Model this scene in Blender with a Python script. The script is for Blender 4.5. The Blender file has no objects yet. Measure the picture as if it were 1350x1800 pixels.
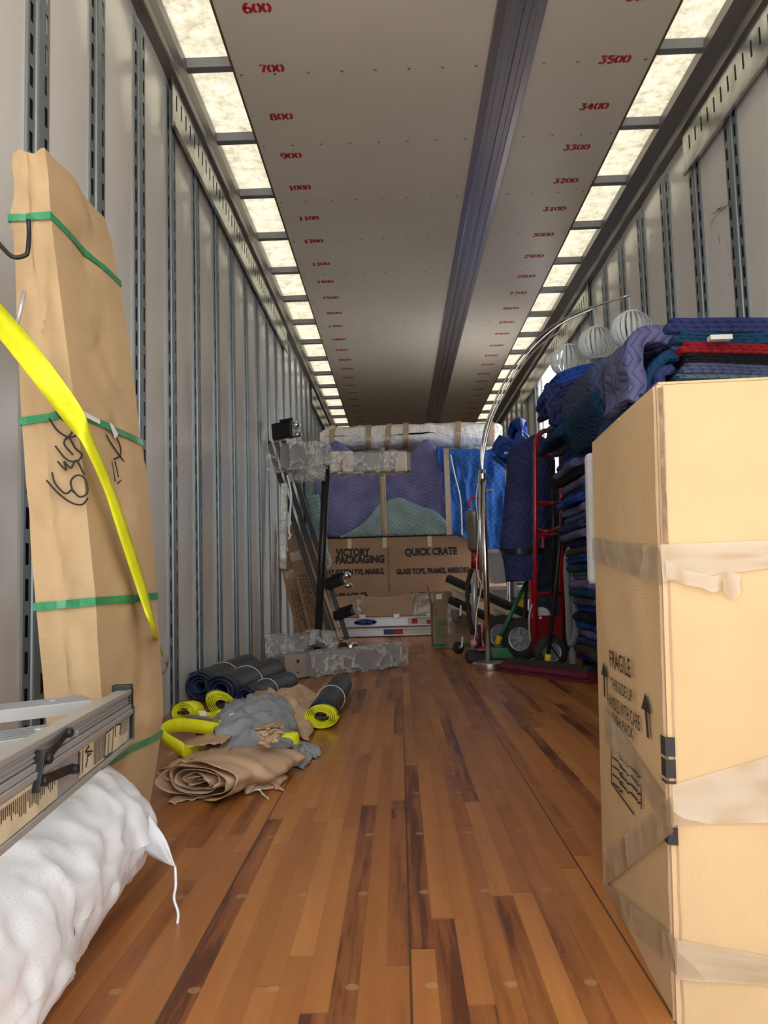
import bpy, bmesh, math, random
from mathutils import Vector, Matrix, noise
R=random.Random(7)
S=bpy.context.scene; COL=S.collection
PI=math.pi
# ---------- camera ----------
FPX=1400.0; RHO=-.030; HC=.52
def _basis():
    d=Vector(((702-675)/FPX,-(1017-900)/FPX,-1.0)).normalized()
    up=Vector((math.sin(RHO),math.cos(RHO),0)); u=(up-d*up.dot(d)).normalized()
    return d.cross(u),d,u
BR,BD,BU=_basis()
cam=bpy.data.cameras.new('camera'); co=bpy.data.objects.new('camera',cam); COL.objects.link(co)
m=Matrix((BR,BD,BU)).to_4x4(); m.translation=Vector((0,0,HC)); co.matrix_world=m
cam.sensor_fit='VERTICAL'; cam.sensor_height=36; cam.lens=FPX/1800*36; cam.clip_start=.02; cam.clip_end=200
S.camera=co
def ray(px,py):
    c=Vector(((px-675)/FPX,-(py-900)/FPX,-1)); return Vector((c.dot(BR),c.dot(BD),c.dot(BU)))
def P(px,py,Y):
    w=ray(px,py); t=Y/w.y; return Vector((w.x*t,Y,HC+w.z*t))
def F(px,py,z=0.0):
    w=ray(px,py); t=(z-HC)/w.z; return Vector((w.x*t,w.y*t,z))
def XH(px,py,X):
    w=ray(px,py); t=X/w.x; return Vector((X,w.y*t,HC+w.z*t))
# ---------- light ----------
S.view_settings.view_transform='Standard'; S.view_settings.look='None'
S.view_settings.exposure=0.62; S.view_settings.gamma=1; S.view_settings.use_curve_mapping=False
W=bpy.data.worlds.new('sky'); S.world=W; W.use_nodes=True
bg=W.node_tree.nodes['Background']; bg.inputs[0].default_value=(.93,.97,1,1); bg.inputs[1].default_value=1.5
def sun(name,energy,angle,direction,col):
    l=bpy.data.lights.new(name,'SUN'); l.energy=energy; l.angle=math.radians(angle); l.color=col
    o=bpy.data.objects.new(name,l); COL.objects.link(o); o.rotation_euler=Vector(direction).to_track_quat('-Z','Y').to_euler(); o.location=(0,-5,6)
sun('daylight_rear_doors',1.9,130,(-.05,1,-.10),(1,.965,.91))
sun('daylight_side_door',2.0,70,(-1,-.35,-.35),(.95,.98,1))
sun('daylight_overhead',6.0,20,(.15,.25,-1),(1,.96,.90))
S.cycles.diffuse_bounces=8; S.cycles.max_bounces=14; S.cycles.transparent_max_bounces=24
# ---------- mesh helpers ----------
class M:
    def __init__(s,mat=None): s.v=[]; s.f=[]; s.mi=[]; s.T=mat or Matrix(); s.k=0
    def add(s,vs,fs,k=None):
        n=len(s.v); s.v+= [s.T@Vector(v) for v in vs]; s.f+=[tuple(i+n for i in f) for f in fs]; s.mi+=[s.k if k is None else k]*len(fs); return s
    def box(s,c,d,rot=None,k=None):
        x,y,z=d[0]/2,d[1]/2,d[2]/2
        vs=[Vector(((-x,x)[i&1],(-y,y)[i>>1&1],(-z,z)[i>>2&1])) for i in range(8)]
        if rot is not None: vs=[rot@v for v in vs]
        return s.add([v+Vector(c) for v in vs],[(0,2,3,1),(4,5,7,6),(0,1,5,4),(2,6,7,3),(0,4,6,2),(1,3,7,5)],k)
    def bb(s,a,b,k=None): # box by corners
        a,b=Vector(a),Vector(b); return s.box((a+b)/2,[abs(b[i]-a[i]) for i in range(3)],None,k)
    def beam(s,a,b,w,h,up=(0,0,1),k=None): # rectangular bar a->b
        a,b=Vector(a),Vector(b); d=(b-a); L=d.length; d.normalize(); up=Vector(up)
        sx=d.cross(up).normalized(); uz=sx.cross(d)
        rot=Matrix((sx,d,uz)).transposed(); return s.box((a+b)/2,(w,L,h),rot,k)
    def hexa(s,p,k=None): # 8 pts: bottom 4 loop, top 4 loop
        return s.add(p,[(3,2,1,0),(4,5,6,7),(0,1,5,4),(1,2,6,5),(2,3,7,6),(3,0,4,7)],k)
    def tube(s,pts,r,n=10,cap=True,k=None,closed=False,flat=1.0,up=None):
        pts=[Vector(p) for p in pts]; N=len(pts); vs=[];fs=[]; ref=None
        for i,p in enumerate(pts):
            a=pts[(i-1)%N] if (i or closed) else p; b=pts[(i+1)%N] if (i<N-1 or closed) else p
            t=(b-a).normalized()
            if ref is None:
                ref=Vector(up) if up else (Vector((0,0,1)) if abs(t.z)<.9 else Vector((1,0,0)))
            x=t.cross(ref).normalized(); y=x.cross(t); 
            if not up: ref=y
            rr=r[i] if isinstance(r,(list,tuple)) else r
            vs+=[p+x*math.cos(2*PI*j/n)*rr+y*math.sin(2*PI*j/n)*rr*flat for j in range(n)]
        for i in range(N if closed else N-1):
            for j in range(n):
                q=(i+1)%N; fs.append((i*n+j,i*n+(j+1)%n,q*n+(j+1)%n,q*n+j))
        if cap and not closed: fs+=[tuple(range(n))[::-1],tuple((N-1)*n+j for j in range(n))]
        return s.add(vs,fs,k)
    def lathe(s,prof,c,axis=(0,0,1),n=32,k=None,caps=True): # prof list (r,h)
        ax=Vector(axis).normalized(); q=ax.to_track_quat('Z','Y'); vs=[];fs=[];c=Vector(c)
        for r,h in prof: vs+=[c+q@Vector((r*math.cos(2*PI*j/n),r*math.sin(2*PI*j/n),h)) for j in range(n)]
        for i in range(len(prof)-1):
            for j in range(n): fs.append((i*n+j,i*n+(j+1)%n,(i+1)*n+(j+1)%n,(i+1)*n+j))
        if caps and prof[0][0]>1e-6: fs.append(tuple(range(n))[::-1])
        if caps and prof[-1][0]>1e-6: fs.append(tuple((len(prof)-1)*n+j for j in range(n)))
        return s.add(vs,fs,k)
    def grid(s,fn,nu,nv,k=None):
        vs=[fn(i/nu,j/nv) for i in range(nu+1) for j in range(nv+1)]
        return s.add(vs,[(i*(nv+1)+j,(i+1)*(nv+1)+j,(i+1)*(nv+1)+j+1,i*(nv+1)+j+1) for i in range(nu) for j in range(nv)],k)
    def prism(s,poly,o,ux,uy,ext,k=None): # closed outline extruded
        o,ux,uy,ext=map(Vector,(o,ux,uy,ext)); n=len(poly)
        a=[o+ux*x+uy*y for x,y in poly]; return s.add(a+[p+ext for p in a],[tuple(range(n))[::-1],tuple(range(n,2*n))]+[(i,(i+1)%n,n+(i+1)%n,n+i) for i in range(n)],k)
    def sheet(s,path,w,off,ext,t=0,k=None): # open polyline path (vectors) extruded along ext; ribbon
        vs=[Vector(p) for p in path]; n=len(vs); e=Vector(ext)
        return s.add(vs+[v+e for v in vs],[(i,i+1,n+i+1,n+i) for i in range(n-1)],k)
    def warp(s,fn,i0=0): s.v[i0:]=[fn(v) for v in s.v[i0:]]; return s
    def build(s,name,mat,parent=None,smooth=False,bevel=0,sub=0,solid=0,label=None,cat=None,group=None,kind=None,angle=40,soff=0,fixn=False):
        me=bpy.data.meshes.new(name); xs=s.v
        if parent: off=parent.matrix_world.translation
        else: off=Vector(((min(v.x for v in xs)+max(v.x for v in xs))/2,(min(v.y for v in xs)+max(v.y for v in xs))/2,min(v.z for v in xs)))
        if parent is None and kind=='structure': off=Vector((0,0,0))
        me.from_pydata([v-off for v in xs],[],s.f); 
        for mm in (mat if isinstance(mat,(list,tuple)) else [mat]): me.materials.append(mm)
        me.polygons.foreach_set('material_index',s.mi)
        if fixn:
            bm=bmesh.new(); bm.from_mesh(me); bmesh.ops.recalc_face_normals(bm,faces=bm.faces); bm.to_mesh(me); bm.free()
        if smooth: me.shade_smooth()
        o=bpy.data.objects.new(name,me); COL.objects.link(o)
        if parent: o.parent=parent; o.matrix_world=Matrix.Translation(off)
        else: o.location=off; o.matrix_world=Matrix.Translation(off)
        if solid: md=o.modifiers.new('s','SOLIDIFY'); md.thickness=solid; md.offset=soff
        if bevel: md=o.modifiers.new('b','BEVEL'); md.width=bevel; md.segments=2; md.limit_method='ANGLE'; md.angle_limit=math.radians(angle)
        if sub: md=o.modifiers.new('u','SUBSURF'); md.levels=sub; md.render_levels=sub
        tag(o,label,cat,group,kind); return o
def tag(o,label=None,cat=None,group=None,kind=None):
    for k,v in (('label',label),('category',cat),('group',group),('kind',kind)):
        if v: o[k]=v
    return o
def thing(name,loc,label,cat,group=None):
    o=bpy.data.objects.new(name,None); COL.objects.link(o); o.empty_display_size=.1
    o.location=Vector(loc); o.matrix_world=Matrix.Translation(Vector(loc)); return tag(o,label,cat,group)
FONT=None
def text(s,name,mat,parent,o,ux,uy,h,width=None,thick=.0006,bold=0,spacing=1.0,kind=None,label=None,condense=1.0):
    "lettering printed on a face: origin o at lower left, ux reading direction, uy up"
    ux=Vector(ux).normalized(); uy=Vector(uy).normalized()
    c=bpy.data.curves.new('t','FONT'); c.body=s; c.size=1; c.offset=bold; c.space_character=spacing; c.space_line=.95; c.resolution_u=3
    t=bpy.data.objects.new('t',c); COL.objects.link(t); dg=bpy.context.evaluated_depsgraph_get(); dg.update()
    me=bpy.data.meshes.new_from_object(t.evaluated_get(dg)); bpy.data.objects.remove(t)
    if not me.vertices: return None
    xs=[v.co.x for v in me.vertices]; ys=[v.co.y for v in me.vertices]
    nl=s.count('\n')+1; k=h/(.70 if nl==1 else (max(ys)-min(ys))); x0,y0=min(xs),min(ys); kx=k*condense if width is None else width/(max(xs)-x0)
    n=ux.cross(uy); mm=M(); mm.add([Vector(o)+ux*(v.co.x-x0)*kx+uy*(v.co.y-y0)*k+n*thick for v in me.vertices],[tuple(p.vertices) for p in me.polygons])
    bpy.data.meshes.remove(me)
    return mm.build(name,mat,parent,kind=kind,label=label)
# ---------- material helpers ----------
def NT(name):
    m=bpy.data.materials.new(name); m.use_nodes=True; nt=m.node_tree; return m,nt,nt.nodes['Principled BSDF']
def node(nt,t,**kw):
    n=nt.nodes.new(t)
    for k,v in kw.items():
        if k.startswith('i_'):
            key=k[2:]; key=int(key) if key.isdigit() else key.replace('_',' '); n.inputs[key].default_value=v
        else: setattr(n,k,v)
    return n
def math_(nt,op,a,b=None,c=None):
    n=nt.nodes.new('ShaderNodeMath'); n.operation=op
    for i,x in enumerate((a,b,c)):
        if x is None: continue
        if isinstance(x,(int,float)): n.inputs[i].default_value=x
        else: nt.links.new(x,n.inputs[i])
    return n.outputs[0]
def coords(nt,scale=(1,1,1),rot=(0,0,0),src='Object'):
    tc=nt.nodes.new('ShaderNodeTexCoord'); mp=nt.nodes.new('ShaderNodeMapping'); mp.inputs['Scale'].default_value=scale; mp.inputs['Rotation'].default_value=rot
    nt.links.new(tc.outputs[src],mp.inputs[0]); return mp.outputs[0]
def ramp(nt,fac,stops):
    n=nt.nodes.new('ShaderNodeValToRGB'); e=n.color_ramp.elements
    while len(e)<len(stops): e.new(.5)
    for i,(p,c) in enumerate(stops): e[i].position=p; e[i].color=(*c,1) if len(c)==3 else c
    nt.links.new(fac,n.inputs[0]); return n.outputs[0]
def noise_(nt,vec,scale,detail=4,rough=.55):
    n=node(nt,'ShaderNodeTexNoise'); n.inputs['Scale'].default_value=scale; n.inputs['Detail'].default_value=detail; n.inputs['Roughness'].default_value=rough
    nt.links.new(vec,n.inputs['Vector']); return n.outputs[0]
def bump(nt,b,h,strength=.3,dist=.01):
    n=nt.nodes.new('ShaderNodeBump'); n.inputs['Strength'].default_value=strength; n.inputs['Distance'].default_value=dist
    nt.links.new(h,n.inputs['Height']); nt.links.new(n.outputs[0],b.inputs['Normal']); return n
def sc(c,k): return tuple(min(1,x*k) for x in c)
def mat(name,col,rough=.5,metal=0,var=.12,ns=6,stretch=(1,1,1),bs=0,bstr=.3,bdist=.004,bstretch=None,spec=.5,coat=0,col2=None):
    m,nt,b=NT(name); v=coords(nt,stretch)
    c=ramp(nt,noise_(nt,v,ns),[(.3,sc(col,1-var)),(.7,col2 or sc(col,1+var))]); nt.links.new(c,b.inputs['Base Color'])
    b.inputs['Roughness'].default_value=rough; b.inputs['Metallic'].default_value=metal; b.inputs['Specular IOR Level'].default_value=spec
    if coat: b.inputs['Coat Weight'].default_value=coat; b.inputs['Coat Roughness'].default_value=.1
    if bs: bump(nt,b,noise_(nt,coords(nt,bstretch or (1,1,1)),bs,3),bstr,bdist)
    return m
def floor_mat():
    m,nt,b=NT('laminated_oak'); L=nt.links.new
    tc=nt.nodes.new('ShaderNodeTexCoord'); sp=nt.nodes.new('ShaderNodeSeparateXYZ'); L(tc.outputs['Object'],sp.inputs[0]); x,y=sp.outputs[0],sp.outputs[1]
    i=math_(nt,'FLOOR',math_(nt,'DIVIDE',x,.0339)); 
    def wn(a,bb=None,s=0):
        cb=nt.nodes.new('ShaderNodeCombineXYZ'); L(a,cb.inputs[0]); 
        if bb is not None: L(bb,cb.inputs[1])
        cb.inputs[2].default_value=s; n=nt.nodes.new('ShaderNodeTexWhiteNoise'); n.noise_dimensions='3D'; L(cb.outputs[0],n.inputs['Vector']); return n.outputs[0]
    r=wn(i); seg=math_(nt,'ADD',math_(nt,'DIVIDE',y,math_(nt,'MULTIPLY_ADD',r,.9,.55)),math_(nt,'MULTIPLY',wn(i,None,3),13)); j=math_(nt,'FLOOR',seg)
    c=wn(i,j,5)
    v=coords(nt,(1,.06,1)); g=noise_(nt,v,38,5,.65)
    f=math_(nt,'ADD',math_(nt,'MULTIPLY_ADD',c,.78,.04),math_(nt,'MULTIPLY',math_(nt,'SUBTRACT',g,.5),.95))
    col=ramp(nt,f,[(0,(.10,.028,.011)),(.06,(.20,.062,.018)),(.22,(.30,.108,.028)),(.6,(.39,.15,.040)),(.9,(.47,.20,.056)),(1,(.53,.25,.08))])
    # lines: strip edges, board seams, end joints
    e=math_(nt,'ABSOLUTE',math_(nt,'SUBTRACT',math_(nt,'FRACT',math_(nt,'DIVIDE',x,.0339)),.5)); e=math_(nt,'GREATER_THAN',e,.482)
    s2=math_(nt,'ABSOLUTE',math_(nt,'SUBTRACT',math_(nt,'FRACT',math_(nt,'ADD',math_(nt,'DIVIDE',x,.3051),.503)),.5)); sm=math_(nt,'LESS_THAN',s2,.006)
    fy=math_(nt,'FRACT',seg); ej=math_(nt,'LESS_THAN',fy,.004)
    line=math_(nt,'MINIMUM',math_(nt,'ADD',math_(nt,'ADD',math_(nt,'MULTIPLY',e,.18),math_(nt,'MULTIPLY',sm,.75)),math_(nt,'MULTIPLY',ej,.35)),1)
    mx=node(nt,'ShaderNodeMix',data_type='RGBA'); L(line,mx.inputs[0]); L(col,mx.inputs[6]); mx.inputs[7].default_value=(.045,.025,.015,1)
    # plugs
    px=math_(nt,'MULTIPLY',math_(nt,'SUBTRACT',math_(nt,'FRACT',math_(nt,'ADD',math_(nt,'DIVIDE',x,.1017),.25)),.5),.1017)
    py=math_(nt,'MULTIPLY',math_(nt,'SUBTRACT',math_(nt,'FRACT',math_(nt,'DIVIDE',y,.305)),.5),.305)
    dd=math_(nt,'SQRT',math_(nt,'ADD',math_(nt,'MULTIPLY',px,px),math_(nt,'MULTIPLY',py,py)))
    pl=math_(nt,'MULTIPLY',math_(nt,'LESS_THAN',dd,.0085),.45)
    m2=node(nt,'ShaderNodeMix',data_type='RGBA'); L(pl,m2.inputs[0]); L(mx.outputs[2],m2.inputs[6]); m2.inputs[7].default_value=(.42,.28,.15,1)
    # scuffs
    sfl=ramp(nt,noise_(nt,coords(nt,(3,1.2,1),(0,0,.5)),2.6,9,.75),[(.60,(0,0,0)),(.85,(.35,.35,.35))])
    m3=node(nt,'ShaderNodeMix',data_type='RGBA'); L(sfl,m3.inputs[0]); L(m2.outputs[2],m3.inputs[6]); m3.inputs[7].default_value=(.10,.055,.03,1)
    L(m3.outputs[2],b.inputs['Base Color'])
    rr=ramp(nt,noise_(nt,coords(nt,(2,.6,1)),5,6),[(.3,(.24,)*3),(.7,(.42,)*3)]); L(rr,b.inputs['Roughness'])
    h=math_(nt,'SUBTRACT',math_(nt,'MULTIPLY',g,.25),line); bump(nt,b,h,.25,.002)
    b.inputs['Specular IOR Level'].default_value=.45
    return m
def card_mat(name,col,ridge=(0,0,1),freq=160):
    "corrugated cardboard with faint flute lines along one axis"
    m,nt,b=NT(name); v=coords(nt)
    c=ramp(nt,noise_(nt,v,3.5,6,.6),[(.3,sc(col,.88)),(.7,sc(col,1.08))]); nt.links.new(c,b.inputs['Base Color'])
    b.inputs['Roughness'].default_value=.72; b.inputs['Specular IOR Level'].default_value=.2
    sp=nt.nodes.new('ShaderNodeSeparateXYZ'); nt.links.new(v,sp.inputs[0])
    a=sp.outputs[2] if ridge[2] else None
    if a is None: a=math_(nt,'ADD',sp.outputs[0],sp.outputs[1])
    fl=math_(nt,'SINE',math_(nt,'MULTIPLY',a,freq*2*PI)); wv=noise_(nt,v,9,4)
    h=math_(nt,'ADD',math_(nt,'MULTIPLY',fl,.035),math_(nt,'MULTIPLY',wv,1.3)); bump(nt,b,h,.30,.006); return m
def quilt_mat(name,col,edge=None,zig=True,fr=28):
    m,nt,b=NT(name); v=coords(nt); c=ramp(nt,noise_(nt,v,5),[(.3,sc(col,.72)),(.7,sc(col,1.2))])
    sp=nt.nodes.new('ShaderNodeSeparateXYZ'); nt.links.new(v,sp.inputs[0]); x,y,z=sp.outputs
    u=math_(nt,'ADD',x,math_(nt,'MULTIPLY',y,.7)); w=math_(nt,'ADD',z,math_(nt,'MULTIPLY',y,.35))
    if zig:
        tri=math_(nt,'PINGPONG',w,.045); h=math_(nt,'SINE',math_(nt,'MULTIPLY',math_(nt,'ADD',u,math_(nt,'MULTIPLY',tri,.8)),fr*2*PI)) if zig!='h' else math_(nt,'SINE',math_(nt,'MULTIPLY',math_(nt,'ADD',w,math_(nt,'MULTIPLY',math_(nt,'PINGPONG',u,.045),.8)),fr*2*PI))
        h=math_(nt,'ABSOLUTE',h)
    else:
        a1=math_(nt,'ABSOLUTE',math_(nt,'SINE',math_(nt,'MULTIPLY',math_(nt,'ADD',u,w),fr*PI))); a2=math_(nt,'ABSOLUTE',math_(nt,'SINE',math_(nt,'MULTIPLY',math_(nt,'SUBTRACT',u,w),fr*PI)))
        h=math_(nt,'MINIMUM',math_(nt,'MINIMUM',a1,a2),.5)
    st=math_(nt,'MINIMUM',math_(nt,'MULTIPLY_ADD',h,1.6,.45),1)
    mx=node(nt,'ShaderNodeMix',data_type='RGBA',blend_type='MULTIPLY'); mx.inputs[0].default_value=.75; nt.links.new(c,mx.inputs[6]); nt.links.new(st,mx.inputs[7])
    nt.links.new(mx.outputs[2],b.inputs['Base Color']); b.inputs['Roughness'].default_value=.85; b.inputs['Specular IOR Level'].default_value=.2
    bump(nt,b,h,.7,.006); return m
def film_mat(name,alpha=.35,col=(.8,.8,.78),rough=.12,ns=14,lo=.12,soft=9,pw=3):
    "thin clear plastic film with crinkled glints"
    m=bpy.data.materials.new(name); m.use_nodes=True; nt=m.node_tree; b=nt.nodes['Principled BSDF']; out=nt.nodes['Material Output']
    b.inputs['Base Color'].default_value=(*col,1); b.inputs['Roughness'].default_value=rough; b.inputs['Specular IOR Level'].default_value=1
    v=coords(nt,(1,1,1),(.5,.7,.3)); n=noise_(nt,v,ns,3,.5); r=math_(nt,'ABSOLUTE',math_(nt,'SUBTRACT',n,.5)); rid=math_(nt,'SUBTRACT',1,math_(nt,'MINIMUM',math_(nt,'MULTIPLY',r,soft),1))
    bump(nt,b,rid,.8,.02)
    t=nt.nodes.new('ShaderNodeBsdfTransparent'); mx=nt.nodes.new('ShaderNodeMixShader')
    f=math_(nt,'MINIMUM',math_(nt,'MULTIPLY_ADD',math_(nt,'POWER',rid,pw),alpha,lo),1)
    nt.links.new(f,mx.inputs[0]); nt.links.new(t.outputs[0],mx.inputs[1]); nt.links.new(b.outputs[0],mx.inputs[2]); nt.links.new(mx.outputs[0],out.inputs[0]); return m
CARD=(.53,.37,.205)
mt={}
mt['floor']=floor_mat()
mt['wall']=mat('wall_panel_white',(.84,.82,.775),.20,.0,.05,2.2,(1,1,.25),bs=1.6,bstr=.35,bdist=.03,bstretch=(1,1,.4),spec=.8)
mt['post']=mat('galvanised_post',(.27,.31,.33),.38,.5,.12,9,(1,1,.05))
mt['dark']=mat('dark_slot',(.012,.012,.014),.8)
mt['rail']=mat('grey_rail',(.19,.175,.165),.38,.55,.1,6,(1,.1,1))
mt['ceil']=mat('ceiling_sheet',(.70,.655,.57),.42,0,.05,1.5,bs=2,bstr=.08)
mt['ply']=mat('plywood_edge',(.13,.09,.05),.6)
mt['alu']=mat('brushed_aluminium',(.50,.50,.49),.42,.45,.10,5,(1,.08,1))
mt['strip']=mat('ceiling_rail_metal',(.34,.32,.36),.33,.8,.15,3,(1,.15,1))
mt['galv']=mat('spangled_galvanised',(.42,.42,.39),.26,.8,.35,11)
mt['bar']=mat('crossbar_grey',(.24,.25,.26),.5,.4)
mt['red']=mat('stencil_red',(.50,.015,.035),.6,0,.25,30)
mt['ground']=mat('pale_concrete',(.55,.53,.50),.9,0,.1,1)
mt['black']=mat('black_ink',(.018,.017,.018),.7,0,.2,20)
def skylight():
    m=bpy.data.materials.new('translucent_fibreglass'); m.use_nodes=True; nt=m.node_tree; nt.nodes.remove(nt.nodes['Principled BSDF']); out=nt.nodes['Material Output']
    v=coords(nt,(1,1,1)); c=ramp(nt,noise_(nt,v,16,9,.78),[(.30,(.125,.11,.075)),(.45,(.22,.20,.148)),(.60,(.30,.28,.22))])
    t=nt.nodes.new('ShaderNodeBsdfTranslucent'); nt.links.new(c,t.inputs[0]); d=nt.nodes.new('ShaderNodeBsdfDiffuse'); d.inputs[0].default_value=(.3,.28,.22,1)
    a=nt.nodes.new('ShaderNodeMixShader'); a.inputs[0].default_value=.2; nt.links.new(t.outputs[0],a.inputs[1]); nt.links.new(d.outputs[0],a.inputs[2]); nt.links.new(a.outputs[0],out.inputs[0]); return m
mt['sky']=skylight()
# ---------- structure ----------
XL,XR,ZC=-.962,1.549,2.86; Y0,Y1=-.35,15.6
def ST(m,name,ma,**k): return m.build(name,ma,kind='structure',**k)
ST(M().bb((XL-.05,Y0,-.06),(XR+.05,Y1,0)),'floor',mt['floor'])
ST(M().bb((-30,-40,-1.3),(40,55,-1.2)),'ground',mt['ground'])
DY0,DY1,DZ=6.98,8.45,2.62
LP=[2.50+.4295*k for k in range(-5,31)]; RP=[3.44+.4355*k for k in range(-7,28)]
LP=[y for y in LP if Y0+.1<y<Y1-.1]; RP=[y for y in RP if Y0+.1<y<Y1-.1]
def wall(X,sg,posts,seed,skip=None):
    rr=random.Random(seed); m=M(); e=[Y0]+posts+[Y1]
    for a,b in zip(e,e[1:]):
        amp=rr.uniform(.003,.007); ph=rr.uniform(0,6); z1=ZC-.10; z0=0
        if skip and a>skip[0]-.05 and b<skip[1]+.3:
            z0=DZ+.02; 
        def fn(u,v,a=a,b=b,amp=amp,ph=ph,z0=z0):
            z=z0+(z1-z0)*v; bul=amp*(math.sin(PI*u)**.8)*(1+.5*math.sin(z*2.1+ph)); return Vector((X+sg*bul,a+(b-a)*u,z))
        m.grid(fn,8,14)
    return m
ST(wall(XL,1,LP,3),'wall_left',mt['wall'],smooth=True)
RPd=sorted([y for y in RP if not(DY0-.05<y<DY1+.05)]+[DY0,DY1])
ST(wall(XR,-1,RPd,5,(DY0,DY1)),'wall_right',mt['wall'],smooth=True)
ST(M().bb((XL,Y1,0),(XR,Y1+.05,ZC)),'wall_end',mt['wall'])
# outer skin keeps daylight out behind the liners
def skin(name,x0,x1,cut):
    m=M()
    if cut: 
        m.bb((x0,Y0,-.06),(x1,DY0,ZC+.1)); m.bb((x0,DY1,-.06),(x1,Y1,ZC+.1)); m.bb((x0,DY0,DZ+.02),(x1,DY1,ZC+.1))
    else: m.bb((x0,Y0,-.06),(x1,Y1,ZC+.1))
    ST(m,name,mt['rail'])
skin('wall_outer_left',XL-.05,XL-.03,False); skin('wall_outer_right',XR+.03,XR+.05,True)
# posts
PZ=2.70
def post(X,sg,y,z0=0.0,z1=PZ):
    m=M(Matrix.Diagonal((1,1.2,1,1))); fl=.034; hb=.021
    prof=[(-.055,.004),(-.019,.009),(-.017,.015),(-.012,.018),(.012,.018),(.017,.015),(.019,.009),(.055,.004)]
    # raised centre
    pts=prof[1:-1]
    for (a,ha),(b,hb_) in zip(pts,pts[1:]):
        m.add([(X+sg*ha,y+a,z0),(X+sg*hb_,y+b,z0),(X+sg*hb_,y+b,z1),(X+sg*ha,y+a,z1)],[(0,1,2,3)],0)
    for s in (-1,1):
        c=s*.038; sw=.0075; X1=X+sg*.0105
        lo,hi=sorted((s*.019,s*.055)); n=int((z1-z0)/.092); ph=.03
        m.add([(X1,y+lo,z0),(X1,y+c-sw,z0),(X1,y+c-sw,z1),(X1,y+lo,z1)],[(0,1,2,3)],0)
        m.add([(X1,y+c+sw,z0),(X1,y+hi,z0),(X1,y+hi,z1),(X1,y+c+sw,z1)],[(0,1,2,3)],0)
        zz=z0
        for k in range(n+1):
            zs=z0+ph+k*.092+(.03 if s>0 else 0); ze=min(zs+.056,z1)
            if zs>=z1: break
            m.add([(X1,y+c-sw,zz),(X1,y+c+sw,zz),(X1,y+c+sw,zs),(X1,y+c-sw,zs)],[(0,1,2,3)],0); zz=ze
        m.add([(X1,y+c-sw,zz),(X1,y+c+sw,zz),(X1,y+c+sw,z1),(X1,y+c-sw,z1)],[(0,1,2,3)],0)
        m.add([(X1-sg*.006,y+lo,z0),(X1-sg*.006,y+hi,z0),(X1-sg*.006,y+hi,z1),(X1-sg*.006,y+lo,z1)],[(0,1,2,3)],1)
        m.add([(X,y+s*.055,z0),(X1,y+s*.055,z0),(X1,y+s*.055,z1),(X,y+s*.055,z1)],[(0,1,2,3)],0)
    return m
tn=[0]
def trim(m,ma,**k): tn[0]+=1; return ST(m,'trim_%d'%tn[0],ma,**k)
for (X,sg,L) in ((XL,1,LP),(XR,-1,RPd)):
    p0=None
    for y in L:
        if p0 is None: p0=trim(post(X,sg,0),[mt['post'],mt['dark']]); p0.location.y=y
        else:
            c=p0.copy(); COL.objects.link(c); tn[0]+=1; c.name='trim_%d'%tn[0]; c.location.y=y
# horizontal slotted scuff bands near the top of the walls
def band(X,sg,a,b,z0=2.52,z1=2.76):
    m=M(); x=X+sg*.034; x2=x+sg*.004
    m.bb((X+sg*.028,a,z0),(x,b,z1)); m.bb((x,a,z0),(x2+sg*.006,b,z0+.018)); m.bb((x,a,z1-.012),(x2+sg*.004,b,z1))
    y=a+.05
    while y<b-.03: m.bb((x,y,z0+.10),(x+sg*.0012,y+.012,z0+.17),1); y+=.078
    return trim(m,[mt['galv'],mt['dark']])
band(XL,1,LP[[abs(y-3.36)<.2 for y in LP].index(True)]-.05,6.85); band(XL,1,8.9,Y1); band(XR,-1,.2,3.93); band(XR,-1,6.0,9.4)
# top rail mouldings
def toprail(X,sg,w):
    pr=[(0,ZC-.115),(.052,ZC-.115),(.055,ZC-.10),(.046,ZC-.09),(.046,ZC-.06),(w,ZC-.012),(w,ZC+.04),(0,ZC+.04)]
    m=M(); m.prism([(X+sg*a,b) for a,b in pr],(0,Y0,0),(1,0,0),(0,0,1),(0,Y1-Y0,0)); trim(m,mt['rail'],fixn=True)
toprail(XL,1,.062); toprail(XR,-1,.105)
SL=(-.90,-.69); SR=(1.236,1.444)
# skylight panes and crossbars
cy=[3.46+.612*k for k in range(-6,20)]; cy=[y for y in cy if Y0<y<Y1]; wn_=0
for (a,b) in (SL,SR):
    for ya,yb in zip([Y0]+cy,cy+[Y1]):
        wn_+=1; ST(M().add([(a-.03,ya,ZC+.052),(b+.03,ya,ZC+.052),(b+.03,yb,ZC+.052),(a-.03,yb,ZC+.052)],[(0,3,2,1)]),'window_%d'%wn_,mt['sky'])
    for y in cy:
        m=M(); m.prism([(-.035,.05),(-.022,.012),(.022,.012),(.035,.05)],(a-.02,y,ZC),(0,1,0),(0,0,1),(b-a+.04,0,0)); trim(m,mt['bar'],fixn=True)
ST(M().bb((XL-.05,Y0,ZC+.04),(SL[0]-.01,Y1,ZC+.1)).bb((SL[1]+.012,Y0,ZC+.04),(SR[0]-.012,Y1,ZC+.1)).bb((SR[1]+.01,Y0,ZC+.04),(XR+.05,Y1,ZC+.1)),'ceiling_roof',mt['rail'])
m=M(); ys=[Y0]+[4.71+2.44*k for k in range(-2,5) if 0<4.71+2.44*k<Y1]+[Y1]
for a,b in zip(ys,ys[1:]):
    m.bb((SL[1],a+.0015,ZC),(SR[0],b-.0015,ZC+.012),0)
    y=a+.03
    while y<b-.02:
        for x in [SL[1]+.03+i*.155 for i in range(13)]:
            if abs(x-.575)>.1: m.lathe([(.0,-.0025),(.006,-.002),(.008,0)],(x,y,ZC),n=6,k=2)
        y+=.61 if y>a+.04 else .58
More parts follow.
